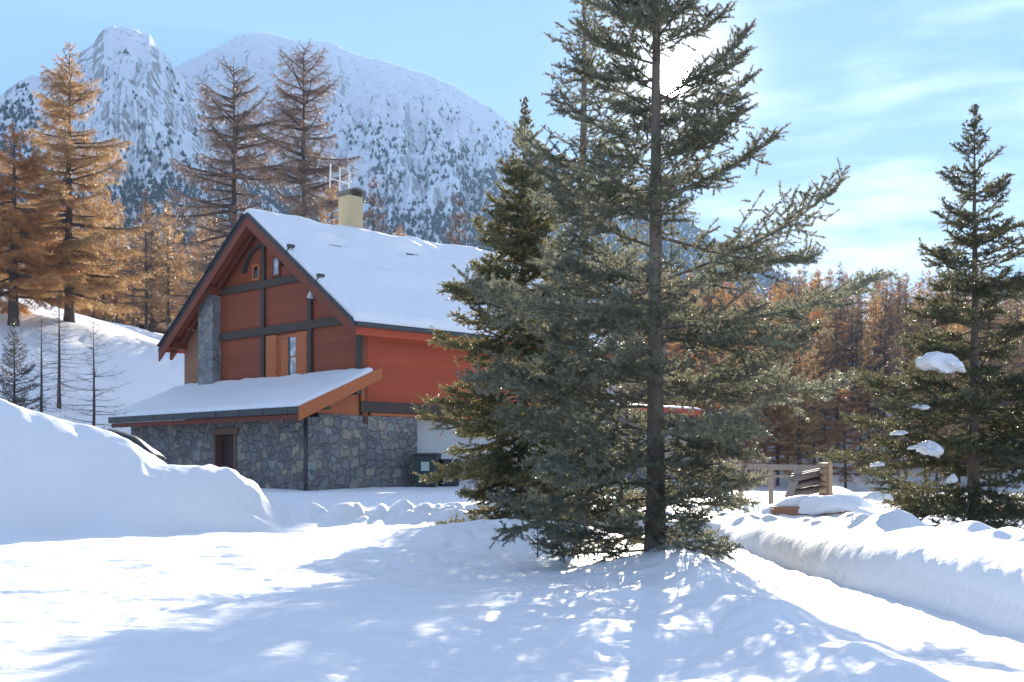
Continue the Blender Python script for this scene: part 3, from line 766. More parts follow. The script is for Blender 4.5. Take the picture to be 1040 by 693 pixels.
def lump_mesh(rad, h, seed, n=26, m=12):
    """an irregular pillow of snow, ragged at its rim and sagging below"""
    ph = np.linspace(0, np.pi, m + 1)[:, None]; az = np.linspace(0, 2*np.pi, n, endpoint=False)[None]
    q = 1 + 0.35*np.sin(az*2 + seed) + 0.2*np.sin(az*3 + seed*2.1) + 0.16*np.sin(az*7 + seed*3.7) + 0*ph
    X = rad[0]*np.sin(ph)*q*np.cos(az); Y = rad[1]*np.sin(ph)*q*np.sin(az)
    Zc = np.where(ph < np.pi/2, np.cos(ph), 0.35*np.cos(ph))*h + 0*az
    Zc = Zc + h*0.55*fbm(X/rad[0]*2.2 + seed, Y/rad[1]*2.6, seed, 4)*np.sin(ph) - 0.25*h*np.sin(ph)**2*(1 + np.sin(az + seed*1.7))
    idx = np.arange((m + 1)*n).reshape(m + 1, n); nx = np.roll(idx, -1, 1)
    F_ = np.stack([idx[:-1], nx[:-1], nx[1:], idx[1:]], -1).reshape(-1, 4)[:, ::-1]
    return np.stack([X, Y, Zc], -1).reshape(-1, 3), F_
for i, (px, py, dy, rad, h) in enumerate(((952, 370, -1.7, (0.42, 0.40), 0.24), (945, 457, -2.0, (0.2, 0.25), 0.17), (934, 414, -1.9, (0.18, 0.2), 0.06), (912, 440, -1.7, (0.16, 0.14), 0.05),
                                       (930, 455, -2.0, (0.17, 0.2), 0.05), (968, 487, -2.3, (0.1, 0.12), 0.1), (893, 472, -1.6, (0.14, 0.15), 0.05), (890, 505, -1.7, (0.22, 0.2), 0.1))):
    P = at(px, py, 22.0 + dy*0.72); q_ = random.Random(i + 3); vs, fs, off = [], [], 0
    for j in range(5):
        k = 0.75 if j == 0 else q_.uniform(0.25, 0.5)
        v, f = lump_mesh((rad[0]*k, rad[1]*k), h*(0.95 if j == 0 else q_.uniform(0.35, 0.7)), i*7 + j + 1)
        if j: v = v + np.array([q_.uniform(-0.8, 0.8)*rad[0], q_.uniform(-0.6, 0.6)*rad[1], q_.uniform(-0.35, 0.0)*h])
        vs.append(v); fs.append(f + off); off += len(v)
    so = np_obj("snow_clump", np.concatenate(vs) + np.array(P - Vector(rs.location)), np.concatenate(fs), M_SNOW, rs, True)

# --- larches
def larch_geo(seed, H, wid, z0, density, twig, nbr=5, dz=0.55, side=2.6, sub=3.0, rt=0.2, thick=1.0, sub_len=0.5, prof=None, tup=22, hang=0.25, keep=0.85, lvar=0.0):
    r = np.random.default_rng(seed)
    prof = prof or (lambda f: wid*np.interp(f, [0, 0.2, 0.45, 0.7, 0.9, 1], [0.75, 1.0, 0.9, 0.62, 0.3, 0.05]))
    return conifer(r, H, prof, z0=z0, dz=dz, nbr=nbr, tilt=lambda f: np.interp(f, [0, 0.4, 0.8, 1], [-8, 2, 20, 45]), tip_up=tup, side_dens=side, side_len=0.42,
                   sub_dens=sub, sub_len=sub_len, needle=twig + (density,), r_trunk=rt, branch_r=0.022*thick, hang=hang, keep=lambda f, az: keep, sub_up=0.05, side_up=0.1, ndroop=0.15, trunk_sides=9, lvar=lvar)
big_larches = [
    # px, base row, top row, Y, seed, half-width, (twig len, width), density, crown material, label
    (70, 330, 40, 97.0, 21, 4.8, (0.26, 0.024), 40, M_GOLD, "tall golden larch with dark trunk standing on the hill left of the chalet"),
    (14, 330, 128, 91.0, 22, 4.8, (0.26, 0.026), 52, M_RUST, "rusty orange larch at the far left edge of the hill"),
    (238, 330, 55, 105.0, 23, 5.6, (0.24, 0.018), 15, M_TWIG, "tall bare brown larch directly behind the gable peak"),
    (309, 330, 43, 103.0, 24, 5.6, (0.24, 0.02), 19, M_TWIG, "tall bare reddish larch behind the roof near the chimney"),
]
for (px, pb, pt, Y, seed, hw, tw, dens, mat, lab) in big_larches:
    x = xat(px, Y); zb = zg(x, Y); H = CAMZ + (HZ - pt)/FPX*Y - zb
    gz = larch_geo(seed, H, hw, 2.2, dens, tw, rt=0.42, thick=2.3, sub_len=0.65, nbr=5, dz=0.62, keep=0.72, lvar=0.42, hang=0.4, side=3.6, sub=4.2,
                   prof=(lambda f: hw*np.interp(f, [0, 0.2, 0.45, 0.7, 0.88, 1], [0.8, 1.0, 0.95, 0.85, 0.5, 0.1])) if mat is M_TWIG else (lambda f: hw*np.interp(f, [0, 0.2, 0.45, 0.7, 0.9, 1], [0.85, 1.0, 0.95, 0.6, 0.3, 0.05])))
    lr = plant_tree("larch_tree", gz, (x, Y, zb - 0.1), (M_LBARK, M_LBARK, mat), lab, "larch tree")
# small bare trees on the left slope
for (px, Y, pt, seed, hw, mat, dens, lab) in ((95, 58.0, 325, 31, 2.1, M_TWIG, 5, "thin bare young larch on the snow slope just left of the stone wall"),
                                     (42, 59.0, 318, 32, 1.2, M_TWIG, 4, "very thin bare sapling beside the dark pine on the left slope"),
                                     (60, 70.0, 290, 33, 1.8, M_RUST, 10, "small rusty young larch on the left slope behind the saplings")):
    x = xat(px, Y); zb = zg(x, Y); H = CAMZ + (HZ - pt)/FPX*Y - zb
    gz = larch_geo(seed, H, hw, 0.9, dens, (0.12, 0.014), rt=0.12, thick=0.8, sub_len=0.26, nbr=3, dz=0.3, side=3.5, sub=4, keep=0.75)
    plant_tree("larch_tree", gz, (x, Y, zb - 0.1), (M_LBARK, M_LBARK, mat), lab, "larch tree")
# dark pine at the left edge
r = np.random.default_rng(35)
x = xat(14, 48.0); zb = zg(x, 48.0)
g = conifer(r, CAMZ + (HZ - 322)/FPX*48 - zb, lambda f: np.interp(f, [0, 0.2, 0.5, 0.8, 1], [1.2, 1.5, 1.2, 0.65, 0.1]), z0=0.1, dz=0.28, nbr=6, tilt=lambda f: np.interp(f, [0, 0.5, 1], [0, 15, 45]), tip_up=30,
            side_dens=9, side_len=0.46, sub_dens=8, sub_len=0.22, needle=(0.08, 0.014, 42), r_trunk=0.09)
plant_tree("pine_tree", g, (x, 48.0, zb - 0.1), (M_LBARK, M_LBARK, M_PINE), "bushy dark pine behind the snow bank at the left edge", "pine tree")

# --- wood: larches and conifers copied from a few kinds
def wood_proto(name, seed, H, wid, mats, dens, tw, label, cat, group):
    gz = larch_geo(seed, H, wid, H*0.16, dens, tw, nbr=5, dz=0.7, side=2.0, sub=1.8, rt=0.2, thick=1.5, sub_len=0.7, hang=0.15, lvar=0.3)
    return plant_tree(name, gz, (0, 0, 0), mats, label, cat, group)
def fir_proto(name, seed, H, wid, mats, label, cat, group):
    r = np.random.default_rng(seed)
    g = conifer(r, H, lambda f: wid*np.interp(f, [0, 0.15, 0.5, 1], [0.9, 1, 0.65, 0.03]), z0=0.6, dz=0.55, nbr=6, tilt=lambda f: np.interp(f, [0, 0.5, 1], [-15, 0, 40]), tip_up=20,
                side_dens=2.6, side_len=0.42, sub_dens=2.5, sub_len=0.45, needle=(0.26, 0.07, 40), r_trunk=0.18, branch_r=0.03)
    return plant_tree(name, g, (0, 0, 0), mats, label, cat, group)
GR = "larches of the wood beyond the road"; GL = "larches of the wood above the left hill"; GB = "larches of the wood behind the chalet"; GD = "dark conifers above the left hill"
used = {}
def scatter(protos, n, pxr, Yr, group, labels, seed, mind=2.6, smin=0.8, smax=1.15, skip=None, weights=None):
    r = np.random.default_rng(seed); pts = []; tries = 0
    while len(pts) < n and tries < n*60:
        tries += 1
        Y = r.uniform(*Yr); x = xat(r.uniform(*pxr), Y)
        if any((x - a)**2 + (Y - b)**2 < mind*mind for a, b in pts): continue
        if skip and skip(x, Y): continue
        pts.append((x, Y))
        k = int(r.choice(len(protos), p=weights)) if weights else r.integers(len(protos)); p = protos[k]
        o = p if p.name not in used else copy_tree(p)
        used[p.name] = 1
        s = r.uniform(smin, smax); o.scale = (s*r.uniform(0.9, 1.15), s*r.uniform(0.9, 1.15), s)
        o.location = (x, Y, zg(x, Y) - 0.15); o.rotation_euler = (r.normal(0, 0.012), r.normal(0, 0.012), r.uniform(0, 6.28))
        tag(o, labels[k], o['category'], group)
TR = (M_LBARK, M_LBARK)
kinds = [("larch_tree", 41, 15.5, 3.0, TR + (M_GOLD,), 40, (0.36, 0.04)), ("larch_tree", 42, 16.5, 2.8, TR + (M_BROWN,), 28, (0.36, 0.03)),
         ("larch_tree", 43, 15, 3.0, TR + (M_RUST,), 36, (0.36, 0.04)), ("larch_tree", 44, 16.5, 2.7, TR + (M_BROWN,), 34, (0.36, 0.03))]
protos = [wood_proto(*k, "larch", "larch tree", "g") for k in kinds]
LR = ["slim golden larch in the wood beyond the road and fence", "slim bare brown larch in the wood beyond the road and fence", "slim rusty larch in the wood beyond the road and fence", "narrow dark trunked bare larch in the wood beyond the road and fence"]
scatter(protos, 285, (640, 1075), (90, 190), GR, LR, 51, mind=1.9, smin=0.55, smax=0.84, weights=[0.27, 0.29, 0.20, 0.24])
def clones(): return [copy_tree(p) for p in protos]
def scatter_copies(*a, **k):
    ps = clones(); scatter(ps, *a, **k)
    for p in ps:
        if p.name not in used:
            for ch in list(p.children): bpy.data.objects.remove(ch)
            bpy.data.objects.remove(p)
LL = [s.replace("beyond the road and fence", "above the snowy hill on the left") for s in LR]
scatter_copies(62, (-40, 215), (157, 250), GL, LL, 52, weights=[0.5, 0.15, 0.25, 0.10], mind=3.8, smin=0.97, smax=1.28)
LB = [s.replace("beyond the road and fence", "directly behind the chalet roof") for s in LR]
scatter_copies(32, (215, 560), (118, 190), GB, LB, 53, mind=3.4, smin=1.02, smax=1.39)
fp = [fir_proto("conifer_tree", 46, 15, 2.6, TR + (M_FARFIR,), "dark conifer", "conifer tree", GD), fir_proto("conifer_tree", 47, 13, 2.2, TR + (M_FARFIR,), "dark conifer", "conifer tree", GD)]
scatter(fp, 28, (100, 215), (228, 305), GD, ["broad dark conifer rising behind the golden larches on the left", "narrow dark conifer rising behind the golden larches on the left"], 54, mind=3.8, smin=1.35, smax=1.9)

# low larch twig bush beside the mound
r = np.random.default_rng(36)
x = xat(546, 20.8)
g = conifer(r, 0.75, lambda f: 0.32*(1 - 0.6*f), z0=0.1, dz=0.12, nbr=4, tilt=lambda f: 35, tip_up=25, side_dens=14, side_len=0.4, sub_dens=12, sub_len=0.07, needle=(0.03, 0.007, 60), r_trunk=0.012, branch_r=0.012)
plant_tree("bush", g, (x, 20.8, zg(x, 20.8) - 0.05), (M_LBARK, M_LBARK, M_PINE), "tiny dark twiggy bush poking out of the snow mound left of the fir", "bush")

# ------------------------------------------------------------------ the chalet (local x runs back from the gable, local y along the gable)
ORG = Vector((-6.21, 36.0, 0.0)); ROT = math.atan2(0.71, 0.704)
house = empty("chalet", (ORG.x*KH, ORG.y*KH, CAMZ*(1 - KH)), ROT); house.scale = (KH, KH, KH)
tag(house, "red timber chalet on a grey stone ground floor with deep snow on its roof", "chalet")
def part(mb, name, mat, parent=house, bevel=0.0, smooth=False): return mb.build(name, mat, parent, bevel, smooth)

ZR, SL = 10.42, 0.705                       # slate level at the ridge, roof slope
def slate(a): return ZR - SL*abs(a - 5.5)
# ground floor
mb = MB(); mb.box(0, 0.4, 0.0, 4.0, 0.1, 3.16); mb.box(0, 0.4, 5.4, 11.2, 0.1, 3.16); mb.box(0, 0.4, 4.0, 5.4, 2.92, 3.16)
mb.box(0.4, 4.38, 0.0, 0.4, 0.1, 3.26); mb.box(0.4, 2.4, 10.8, 11.2, 0.1, 3.16); mb.box(3.98, 4.38, 0.4, 0.9, 0.1, 3.26)
part(mb, "stone_wall", M_STONE, bevel=0.02)
mb = MB(); mb.box(4.38, 13.5, 0.45, 0.75, 0.1, 3.2); part(mb, "plaster_wall", M_PLASTER)
mb = MB(); mb.box(2.5, 13.5, 10.6, 10.95, 0.1, 6.2); mb.box(13.2, 13.5, 0.75, 10.6, 0.1, 6.2); part(mb, "rear_wall", M_PLASTER)
# door
dr = MB(); dr.box(0.24, 0.30, 4.14, 5.27, 0.3, 2.70); door = part(dr, "door", M_DOOR, bevel=0.005)
fr = MB(); fr.box(-0.03, 0.26, 4.002, 4.138, 0.3, 2.70); fr.box(-0.03, 0.26, 5.272, 5.398, 0.3, 2.70); fr.box(-0.05, 0.26, 3.85, 5.55, 2.702, 2.915)
part(fr, "frame", M_FRAME, door, 0.01)
hd = MB(); hd.tube([(0.24, 4.28, 1.45), (0.19, 4.28, 1.45), (0.19, 4.40, 1.45)], 0.014, 8); part(hd, "handle", M_METAL, door)
# upper storey
def top(a): return slate(a) - 0.24
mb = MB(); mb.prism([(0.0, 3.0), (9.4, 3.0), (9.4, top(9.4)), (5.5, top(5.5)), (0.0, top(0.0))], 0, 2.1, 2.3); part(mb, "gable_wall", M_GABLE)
mb = MB(); mb.prism([(9.4, 3.0), (10.98, 3.0), (10.98, top(10.98)), (9.4, top(9.4))], 0, 2.09, 2.3); part(mb, "log_wall", M_LOGWALL)
mb = MB(); mb.box(2.3, 13.5, 0.0, 0.25, 3.72, top(0.25)); part(mb, "side_wall", M_RED)
mb = MB(); mb.box(2.0, 13.5, -0.03, 0.22, 3.36, 3.715); part(mb, "sill_beam", M_DARKBEAM, bevel=0.01)
mb = MB(); mb.box(2.42, 13.5, 0.0, 0.44, 3.265, 3.355); part(mb, "floor_board", M_ORANGE, bevel=0.005)
mb = MB(); mb.box(1.75, 2.12, 8.4, 9.42, 4.2, 7.95); part(mb, "stone_pillar", M_PILLAR, bevel=0.02)
for (x0, x1, y0, y1, z0, z1) in ((1.99, 2.098, 0.27, 8.398, 6.22, 6.50), (1.99, 2.098, 2.42, 8.6, 7.88, 8.14)):
    mb = MB(); mb.box(x0, x1, y0, y1, z0, z1); part(mb, "beam", M_DARKBEAM, bevel=0.012)
for (y0, y1, z0, z1) in ((-0.02, 0.262, 3.72, 6.2), (2.66, 2.88, 6.502, 8.0), (2.66, 2.88, 4.6, 6.218), (5.46, 5.68, 4.6, 6.218), (5.46, 5.68, 6.502, 7.878), (5.44, 5.66, 8.142, 10.0)):
    mb = MB(); mb.box(2.0, 2.097, y0, y1, z0, z1); part(mb, "post", M_DARKBEAM, bevel=0.012)
mb = MB()
for k in range(8):                           # curved braces in the gable top
    a0_, a1_ = math.radians(90 + k*9), math.radians(90 + (k + 1)*9)
    mb.bar((2.03, 5.55 - 1.25*math.cos(a0_), 8.14 + 1.25*math.sin(a0_)), (2.03, 5.55 - 1.25*math.cos(a1_), 8.14 + 1.25*math.sin(a1_)), 0.1, 0.2, (1, 0, 0))
part(mb, "brace", M_DARKBEAM)
mb = MB()
for k in range(8):
    a0_, a1_ = math.radians(90 - k*9), math.radians(90 - (k + 1)*9)
    mb.bar((2.03, 5.55 - 1.25*math.cos(a0_), 8.14 + 1.25*math.sin(a0_)), (2.03, 5.55 - 1.25*math.cos(a1_), 8.14 + 1.25*math.sin(a1_)), 0.1, 0.2, (1, 0, 0))
part(mb, "brace", M_DARKBEAM)
# windows
def window(y0, y1, z0, z1, panes, fmat, wall_x=2.1, opened=False):
    w = 0.09
    mb = MB(); mb.box(wall_x - 0.06, wall_x - 0.003, y0, y0 + w, z0, z1); mb.box(wall_x - 0.06, wall_x - 0.003, y1 - w, y1, z0, z1)
    mb.box(wall_x - 0.06, wall_x - 0.003, y0 + w, y1 - w, z1 - w, z1); mb.box(wall_x - 0.06, wall_x - 0.003, y0 + w, y1 - w, z0, z0 + w)
    win = part(mb, "window", fmat, bevel=0.004)
    for (a, b, c, d, m_, nm) in panes:
        q = MB(); q.box(wall_x - 0.03, wall_x - 0.004, a, b, c, d); part(q, nm, m_, win)
    return win
w1 = window(3.5, 4.64, 4.62, 6.13, [(3.60, 3.94, 4.72, 5.34, M_GLASS, "pane"), (3.60, 3.94, 5.40, 6.03, M_GLASS, "pane"), (4.08, 4.54, 4.72, 6.03, M_ORANGE, "panel"), (3.945, 4.075, 4.72, 6.03, M_DARKGLASS, "gap")], M_ORANGE)
q = MB(); q.box(2.045, 2.075, 3.60, 3.94, 5.345, 5.395); part(q, "glazing_bar", M_ORANGE, w1)
for (y0, y1) in ((2.90, 3.48), (4.66, 5.32)):
    q = MB(); q.box(2.0, 2.06, y0, y1, 4.6, 6.17); sh = part(q, "shutter", M_ORANGE, bevel=0.006)
    q = MB(); q.box(1.975, 1.998, y0 + 0.04, y1 - 0.04, 4.85, 4.97); q.box(1.975, 1.998, y0 + 0.04, y1 - 0.04, 5.8, 5.92); part(q, "batten", M_ORANGE, sh, 0.004)
window(4.55, 5.05, 8.18, 8.92, [(4.64, 4.96, 8.27, 8.83, M_GLASS, "pane")], M_REDBEAM)
window(5.78, 6.25, 8.18, 8.78, [(5.87, 6.16, 8.27, 8.69, M_DARKGLASS, "pane")], M_ORANGE)
# lamps under the eaves
for (y, z) in ((2.55, 7.36), (10.2, 6.9)):
    q = MB(); q.tube([(2.09, y, z + 0.05), (1.95, y, z + 0.08)], 0.03, 8); q.tube([(1.93, y, z + 0.12), (1.90, y, z - 0.14)], [0.05, 0.12], 12); part(q, "wall_lamp", M_WHITE, smooth=False)
# main roof
B0, B1 = 1.32, 14.3; A0_, A1_ = -0.58, 11.58
def chevron(t0, t1, a0, a1):
    return [(a0, slate(a0) - t0), (5.5, ZR - t0), (a1, slate(a1) - t0), (a1, slate(a1) - t1), (5.5, ZR - t1), (a0, slate(a0) - t1)]
mb = MB(); mb.prism(chevron(0.0, 0.13, A0_, A1_), 0, B0, B1); roof = part(mb, "roof", M_SLATE)
# rough slate ends along the verge
mb = MB(); rr_ = random.Random(3)
for sgn in (-1, 1):
    n = 26
    for k in range(n):
        a = 5.5 + sgn*(0.12 + 5.9*k/n); a2 = 5.5 + sgn*(0.12 + 5.9*(k + 0.93)/n); o_ = rr_.uniform(0.0, 0.05)
        mb.prism([(min(a, a2), slate(min(a, a2)) + 0.005), (max(a, a2), slate(max(a, a2)) + 0.005), (max(a, a2), slate(max(a, a2)) + 0.05), (min(a, a2), slate(min(a, a2)) + 0.05)], 0, B0 - 0.05 - o_, B0 + 0.12)
part(mb, "verge_slates", M_SLATE, roof)
mb = MB(); mb.prism(chevron(0.133, 0.17, A0_ + 0.05, A1_ - 0.05), 0, B0 + 0.08, B1 - 0.05); part(mb, "soffit", M_SOFFIT, roof)
for (a0, a1) in ((A0_, 5.498), (5.502, A1_)):
    mb = MB(); mb.prism([(a0, slate(a0) - 0.132), (a1, slate(a1) - 0.132), (a1, slate(a1) - 0.50), (a0, slate(a0) - 0.50)], 0, B0 + 0.01, B0 + 0.075); part(mb, "bargeboard", M_REDBEAM, roof, 0.008)
    mb = MB(); mb.prism([(a0 + 0.1, slate(a0 + 0.1) - 0.175), (a1, slate(a1) - 0.175), (a1, slate(a1) - 0.42), (a0 + 0.1, slate(a0 + 0.1) - 0.42)], 0, 1.80, 1.92); part(mb, "rafter", M_REDBEAM, roof, 0.008)
for a in (0.13, 2.75, 5.5, 8.3, 10.87):
    mb = MB(); zt = slate(a) - 0.19 - (0.09 if a != 5.5 else 0.02); mb.box(1.5, 2.09, a - 0.11, a + 0.11, zt - 0.26, zt); part(mb, "purlin", M_REDBEAM, roof, 0.01)
mb = MB(); mb.box(B0 + 0.08, B1 - 0.05, A0_ + 0.02, A0_ + 0.09, slate(A0_) - 0.40, slate(A0_) - 0.135); part(mb, "eave_board", M_RED, roof, 0.006)
mb = MB(); mb.box(2.3, B1 - 0.1, A0_ + 0.091, -0.002, slate(A0_) - 0.30, slate(A0_) - 0.262); part(mb, "eave_soffit", M_REDBEAM, roof)
mb = MB(); mb.tube([(B0 + 0.05, A0_ - 0.06, slate(A0_) - 0.10), (B1, A0_ - 0.06, slate(A0_) - 0.10)], 0.065, 10); part(mb, "gutter", M_METAL, roof)
for a in (3.1, 1.45):
    P = Vector((B0 + 0.03, a, slate(a))); nrm = Vector((0, -SL, 1)).normalized()
    mb = MB(); mb.bar(P, P + nrm*0.26, 0.04, 0.04, (1, 0, 0)); mb.bar(P + nrm*0.25 + Vector((-0.06, 0, 0)), P + nrm*0.25 + Vector((0.18, 0, 0)), 0.12, 0.10); part(mb, "snow_guard", M_METAL, roof)

def snow_blanket(name, x0, x1, y0, y1, base, thick, nx, ny, parent, extra, seed, edge=0.22):
    xs = np.linspace(x0, x1, nx); ys = np.linspace(y0, y1, ny)
    # crowd the samples towards the rim
    ex = np.concatenate([x0 + edge*np.linspace(0, 1, 7)**1.5, np.linspace(x0 + edge, x1 - edge, nx)[1:-1], x1 - edge*np.linspace(1, 0, 7)**1.5])
    ey = np.concatenate([y0 + edge*np.linspace(0, 1, 7)**1.5, np.linspace(y0 + edge, y1 - edge, ny)[1:-1], y1 - edge*np.linspace(1, 0, 7)**1.5])
    Y, X = np.meshgrid(ey, ex, indexing='ij')
    d = np.minimum(np.minimum(X - x0, x1 - X), np.minimum(Y - y0, y1 - Y))
    rim = np.sqrt(np.clip(1 - (1 - np.clip(d/edge, 0, 1))**2, 0, 1))
    b = base(X, Y)
    t = thick*(1 + 0.22*fbm(X*0.6, Y*0.6, seed, 3)) + extra(X, Y)
    wv = 0.06*fbm(X*2.3, Y*2.3, seed + 3, 3)*(1 - np.clip(d/0.5, 0, 1))
    Zt = b + 0.006 + (t*(0.35 + 0.65*rim) + wv)
    ny_, nx_ = X.shape; top_ = np.stack([X, Y, Zt], -1).reshape(-1, 3); bot = np.stack([X, Y, b + 0.006], -1).reshape(-1, 3)
    idx = np.arange(nx_*ny_).reshape(ny_, nx_)
    F = [np.stack([idx[:-1, :-1], idx[:-1, 1:], idx[1:, 1:], idx[1:, :-1]], -1).reshape(-1, 4)]
    n0 = nx_*ny_
    loop = np.concatenate([idx[0, :-1], idx[:-1, -1], idx[-1, :0:-1], idx[:0:-1, 0]]); nl = np.roll(loop, -1)
    F.append(np.stack([loop, loop + n0, nl + n0, nl], -1))
    F = np.concatenate(F)
    return np_obj(name, np.concatenate([top_, bot]), F, M_SNOW, parent, True)

def roof_extra(X, Y):
    e = 0.20*gauss(X, Y, 3.75, 4.2, 0.75, 0.32) + 0.22*gauss(X, Y, 7.6, 4.6, 0.95, 0.40)
    e = e - 0.17*gauss(X, Y, 3.75, 3.75, 0.42, 0.16) - 0.17*gauss(X, Y, 7.6, 4.05, 0.5, 0.18)
    e = e + 0.10*np.exp(-((Y - 3.2 - 0.12*np.sin(X*2.2) - 0.05*X)/0.16)**2)*sst(8.0, 9.0, X)
    e = e + 0.11*fbm(X*0.9, Y*1.4, 93, 4)
    return e
snow_blanket("roof_snow", B0 + 0.02, B1 - 0.02, A0_ + 0.02, A1_ - 0.02, lambda X, Y: ZR - SL*np.sqrt((Y - 5.5)**2 + 0.04) + 0.0, 0.26, 150, 150, roof, roof_extra, 91)
for (b, a) in ((3.75, 3.72), (7.6, 4.02)):
    zc = slate(a) + 0.13
    mb = MB(); mb.bar((b - 0.32, a, zc), (b + 0.32, a, zc), 0.10, 0.12); part(mb, "skylight", M_METAL, roof, 0.01)
# chimney and aerial
ch = MB(); ch.box(5.75, 6.4, 5.5, 6.15, 9.2, 11.75); chim = part(ch, "chimney", M_CHIM, roof, 0.012)
q = MB()
for k in range(8):
    u0, u1 = -0.42 + 0.84*k/8, -0.42 + 0.84*(k + 1)/8
    q.bar((6.075 + u0, 5.82, 12.02 - 0.9*u0*u0), (6.075 + u1, 5.82, 12.02 - 0.9*u1*u1), 0.85, 0.05)
q.box(5.72, 5.80, 5.47, 6.18, 11.75, 11.90); q.box(6.35, 6.43, 5.47, 6.18, 11.75, 11.90); part(q, "cap", M_CAP, roof)
q = MB()
for (b, z0, z1) in ((5.62, 12.15, 13.05), (6.05, 10.3, 12.98), (6.5, 12.0, 12.98)):
    q.tube([(b, 6.5, z0), (b + 0.04, 6.5, z1)], 0.028, 8)
q.tube([(5.62, 6.5, 12.5), (6.52, 6.5, 12.45)], 0.02, 8); part(q, "aerial", M_WHITE, roof)
# lean-to along the gable
LX0, LX1, LY0, LY1 = -0.64, 2.09, -0.60, 11.5; LS = 0.425
def lean(x): return 3.42 + LS*(x - LX0)
mb = MB(); mb.prism([(LX0, lean(LX0)), (LX1, lean(LX1)), (LX1, lean(LX1) - 0.16), (LX0, lean(LX0) - 0.16)], 1, LY0 + 0.07, LY1); lr_ = part(mb, "porch_roof", M_METAL)
mb = MB(); mb.box(LX0 - 0.10, LX0 - 0.003, LY0 + 0.02, LY1, lean(LX0) - 0.20, lean(LX0) + 0.02); part(mb, "gutter", M_METAL, lr_, 0.02)
mb = MB()
for k in range(9): mb.box(LX0 - 0.115, LX0 - 0.101, LY0 + 0.6 + k*1.35, LY0 + 0.64 + k*1.35, lean(LX0) - 0.20, lean(LX0) + 0.02)
part(mb, "gutter_bracket", M_METAL, lr_)
mb = MB(); mb.box(LX0, LX0 + 0.10, LY0 + 0.07, LY1 - 0.05, lean(LX0) - 0.36, lean(LX0) - 0.205); part(mb, "eave_board", M_REDBEAM, lr_, 0.008)
mb = MB(); mb.prism([(LX0 + 0.1, lean(LX0 + 0.1) - 0.165), (-0.003, lean(0) - 0.165), (-0.003, lean(0) - 0.20), (LX0 + 0.1, lean(LX0 + 0.1) - 0.20)], 1, LY0 + 0.08, LY1 - 0.06); part(mb, "soffit", M_FRAME, lr_)
mb = MB(); mb.prism([(LX0 - 0.10, lean(LX0 - 0.1) + 0.06), (2.42, lean(2.42) + 0.06), (2.42, lean(2.42) - 0.30), (LX0 - 0.10, lean(LX0) - 0.42)], 1, LY0, LY0 + 0.065); part(mb, "bargeboard", M_ORANGE, lr_, 0.008)
for (x0, x1) in ((0.25, 0.62), (1.45, 1.95)):
    mb = MB(); mb.box(x0, x0 + 0.2, LY0 + 0.07, 0.39, lean(x0) - 0.42, lean(x0) - 0.17); part(mb, "purlin", M_DARKBEAM, lr_, 0.01)
mb = MB(); mb.prism([(0.41, 3.265), (2.0, 3.265), (2.0, lean(2.0) - 0.165), (0.41, lean(0.41) - 0.165)], 1, 0.06, 0.16); part(mb, "gable_panel", M_ORANGE, lr_)
mb = MB(); mb.box(2.0, 2.14, -0.04, 0.10, 3.72, lean(2.0) - 0.17); part(mb, "post", M_ORANGE, lr_, 0.01)
snow_blanket("roof_snow", LX0 - 0.08, LX1 - 0.005, LY0 + 0.07, LY1, lambda X, Y: lean(X), 0.17, 40, 110, lr_, lambda X, Y: 0.05*sst(1.3, 2.0, X) + 0.03*fbm(X, Y*0.5, 95, 3), 92, 0.16)
mb = MB(); mb.tube([(-0.07, 0.06, 3.2), (-0.07, 0.06, 0.4)], 0.05, 10); part(mb, "downpipe", M_METAL, smooth=True)

# ------------------------------------------------------------------ low annex seen through the branches of the fir
ax = empty("annex", (at(700, 470, 47*KH).x, 47.0*KH, CAMZ*(1 - KH)), ROT); ax.scale = (KH, KH, KH)
tag(ax, "low pale stone annex with red eave board half hidden behind the tall fir", "annex")
ZA = 3.75
MB().box(-3.6, 0.0, 0.0, 4.0, 0.0, ZA).build("stone_wall", M_PALESTONE, ax, 0.02)
rf = MB().box(-3.9, 0.35, -0.4, 4.4, ZA + 0.003, ZA + 0.12).build("roof", M_SLATE, ax)
MB().box(-3.9, 0.35, -0.46, -0.403, ZA - 0.12, ZA + 0.13).build("eave_board", M_RED, rf, 0.005)
MB().box(0.353, 0.41, -0.46, 4.4, ZA - 0.12, ZA + 0.13).build("eave_board", M_RED, rf, 0.005)
snow_blanket("roof_snow", -3.88, 0.33, -0.38, 4.38, lambda X, Y: X*0 + ZA + 0.12, 0.10, 30, 30, rf, lambda X, Y: 0*X, 97)

# ------------------------------------------------------------------ small things round the house
def local(b, a): return (ORG + Vector((0.704*b - 0.71*a, 0.71*b + 0.704*a, 0)))*KH
P = local(-0.35, 3.45); zb = zg(P.x, P.y)
cr = empty("wooden_crate", (P.x, P.y, zb), ROT); cr.scale = (1.2, 1.2, 1.2); tag(cr, "small grey wooden crate standing in snow right of the dark door", "crate")
mb = MB(); mb.box(-0.2, 0.2, -0.33, 0.33, -0.3, 0.42); mb.build("body", M_DARKBEAM, cr, 0.01)
mb = MB()
for y in (-0.36, 0.30): mb.box(-0.24, -0.205, y, y + 0.06, -0.3, 0.46)
mb.box(-0.24, -0.205, -0.296, 0.296, 0.38, 0.46); mb.build("frame", M_GREYWOOD, cr, 0.006)

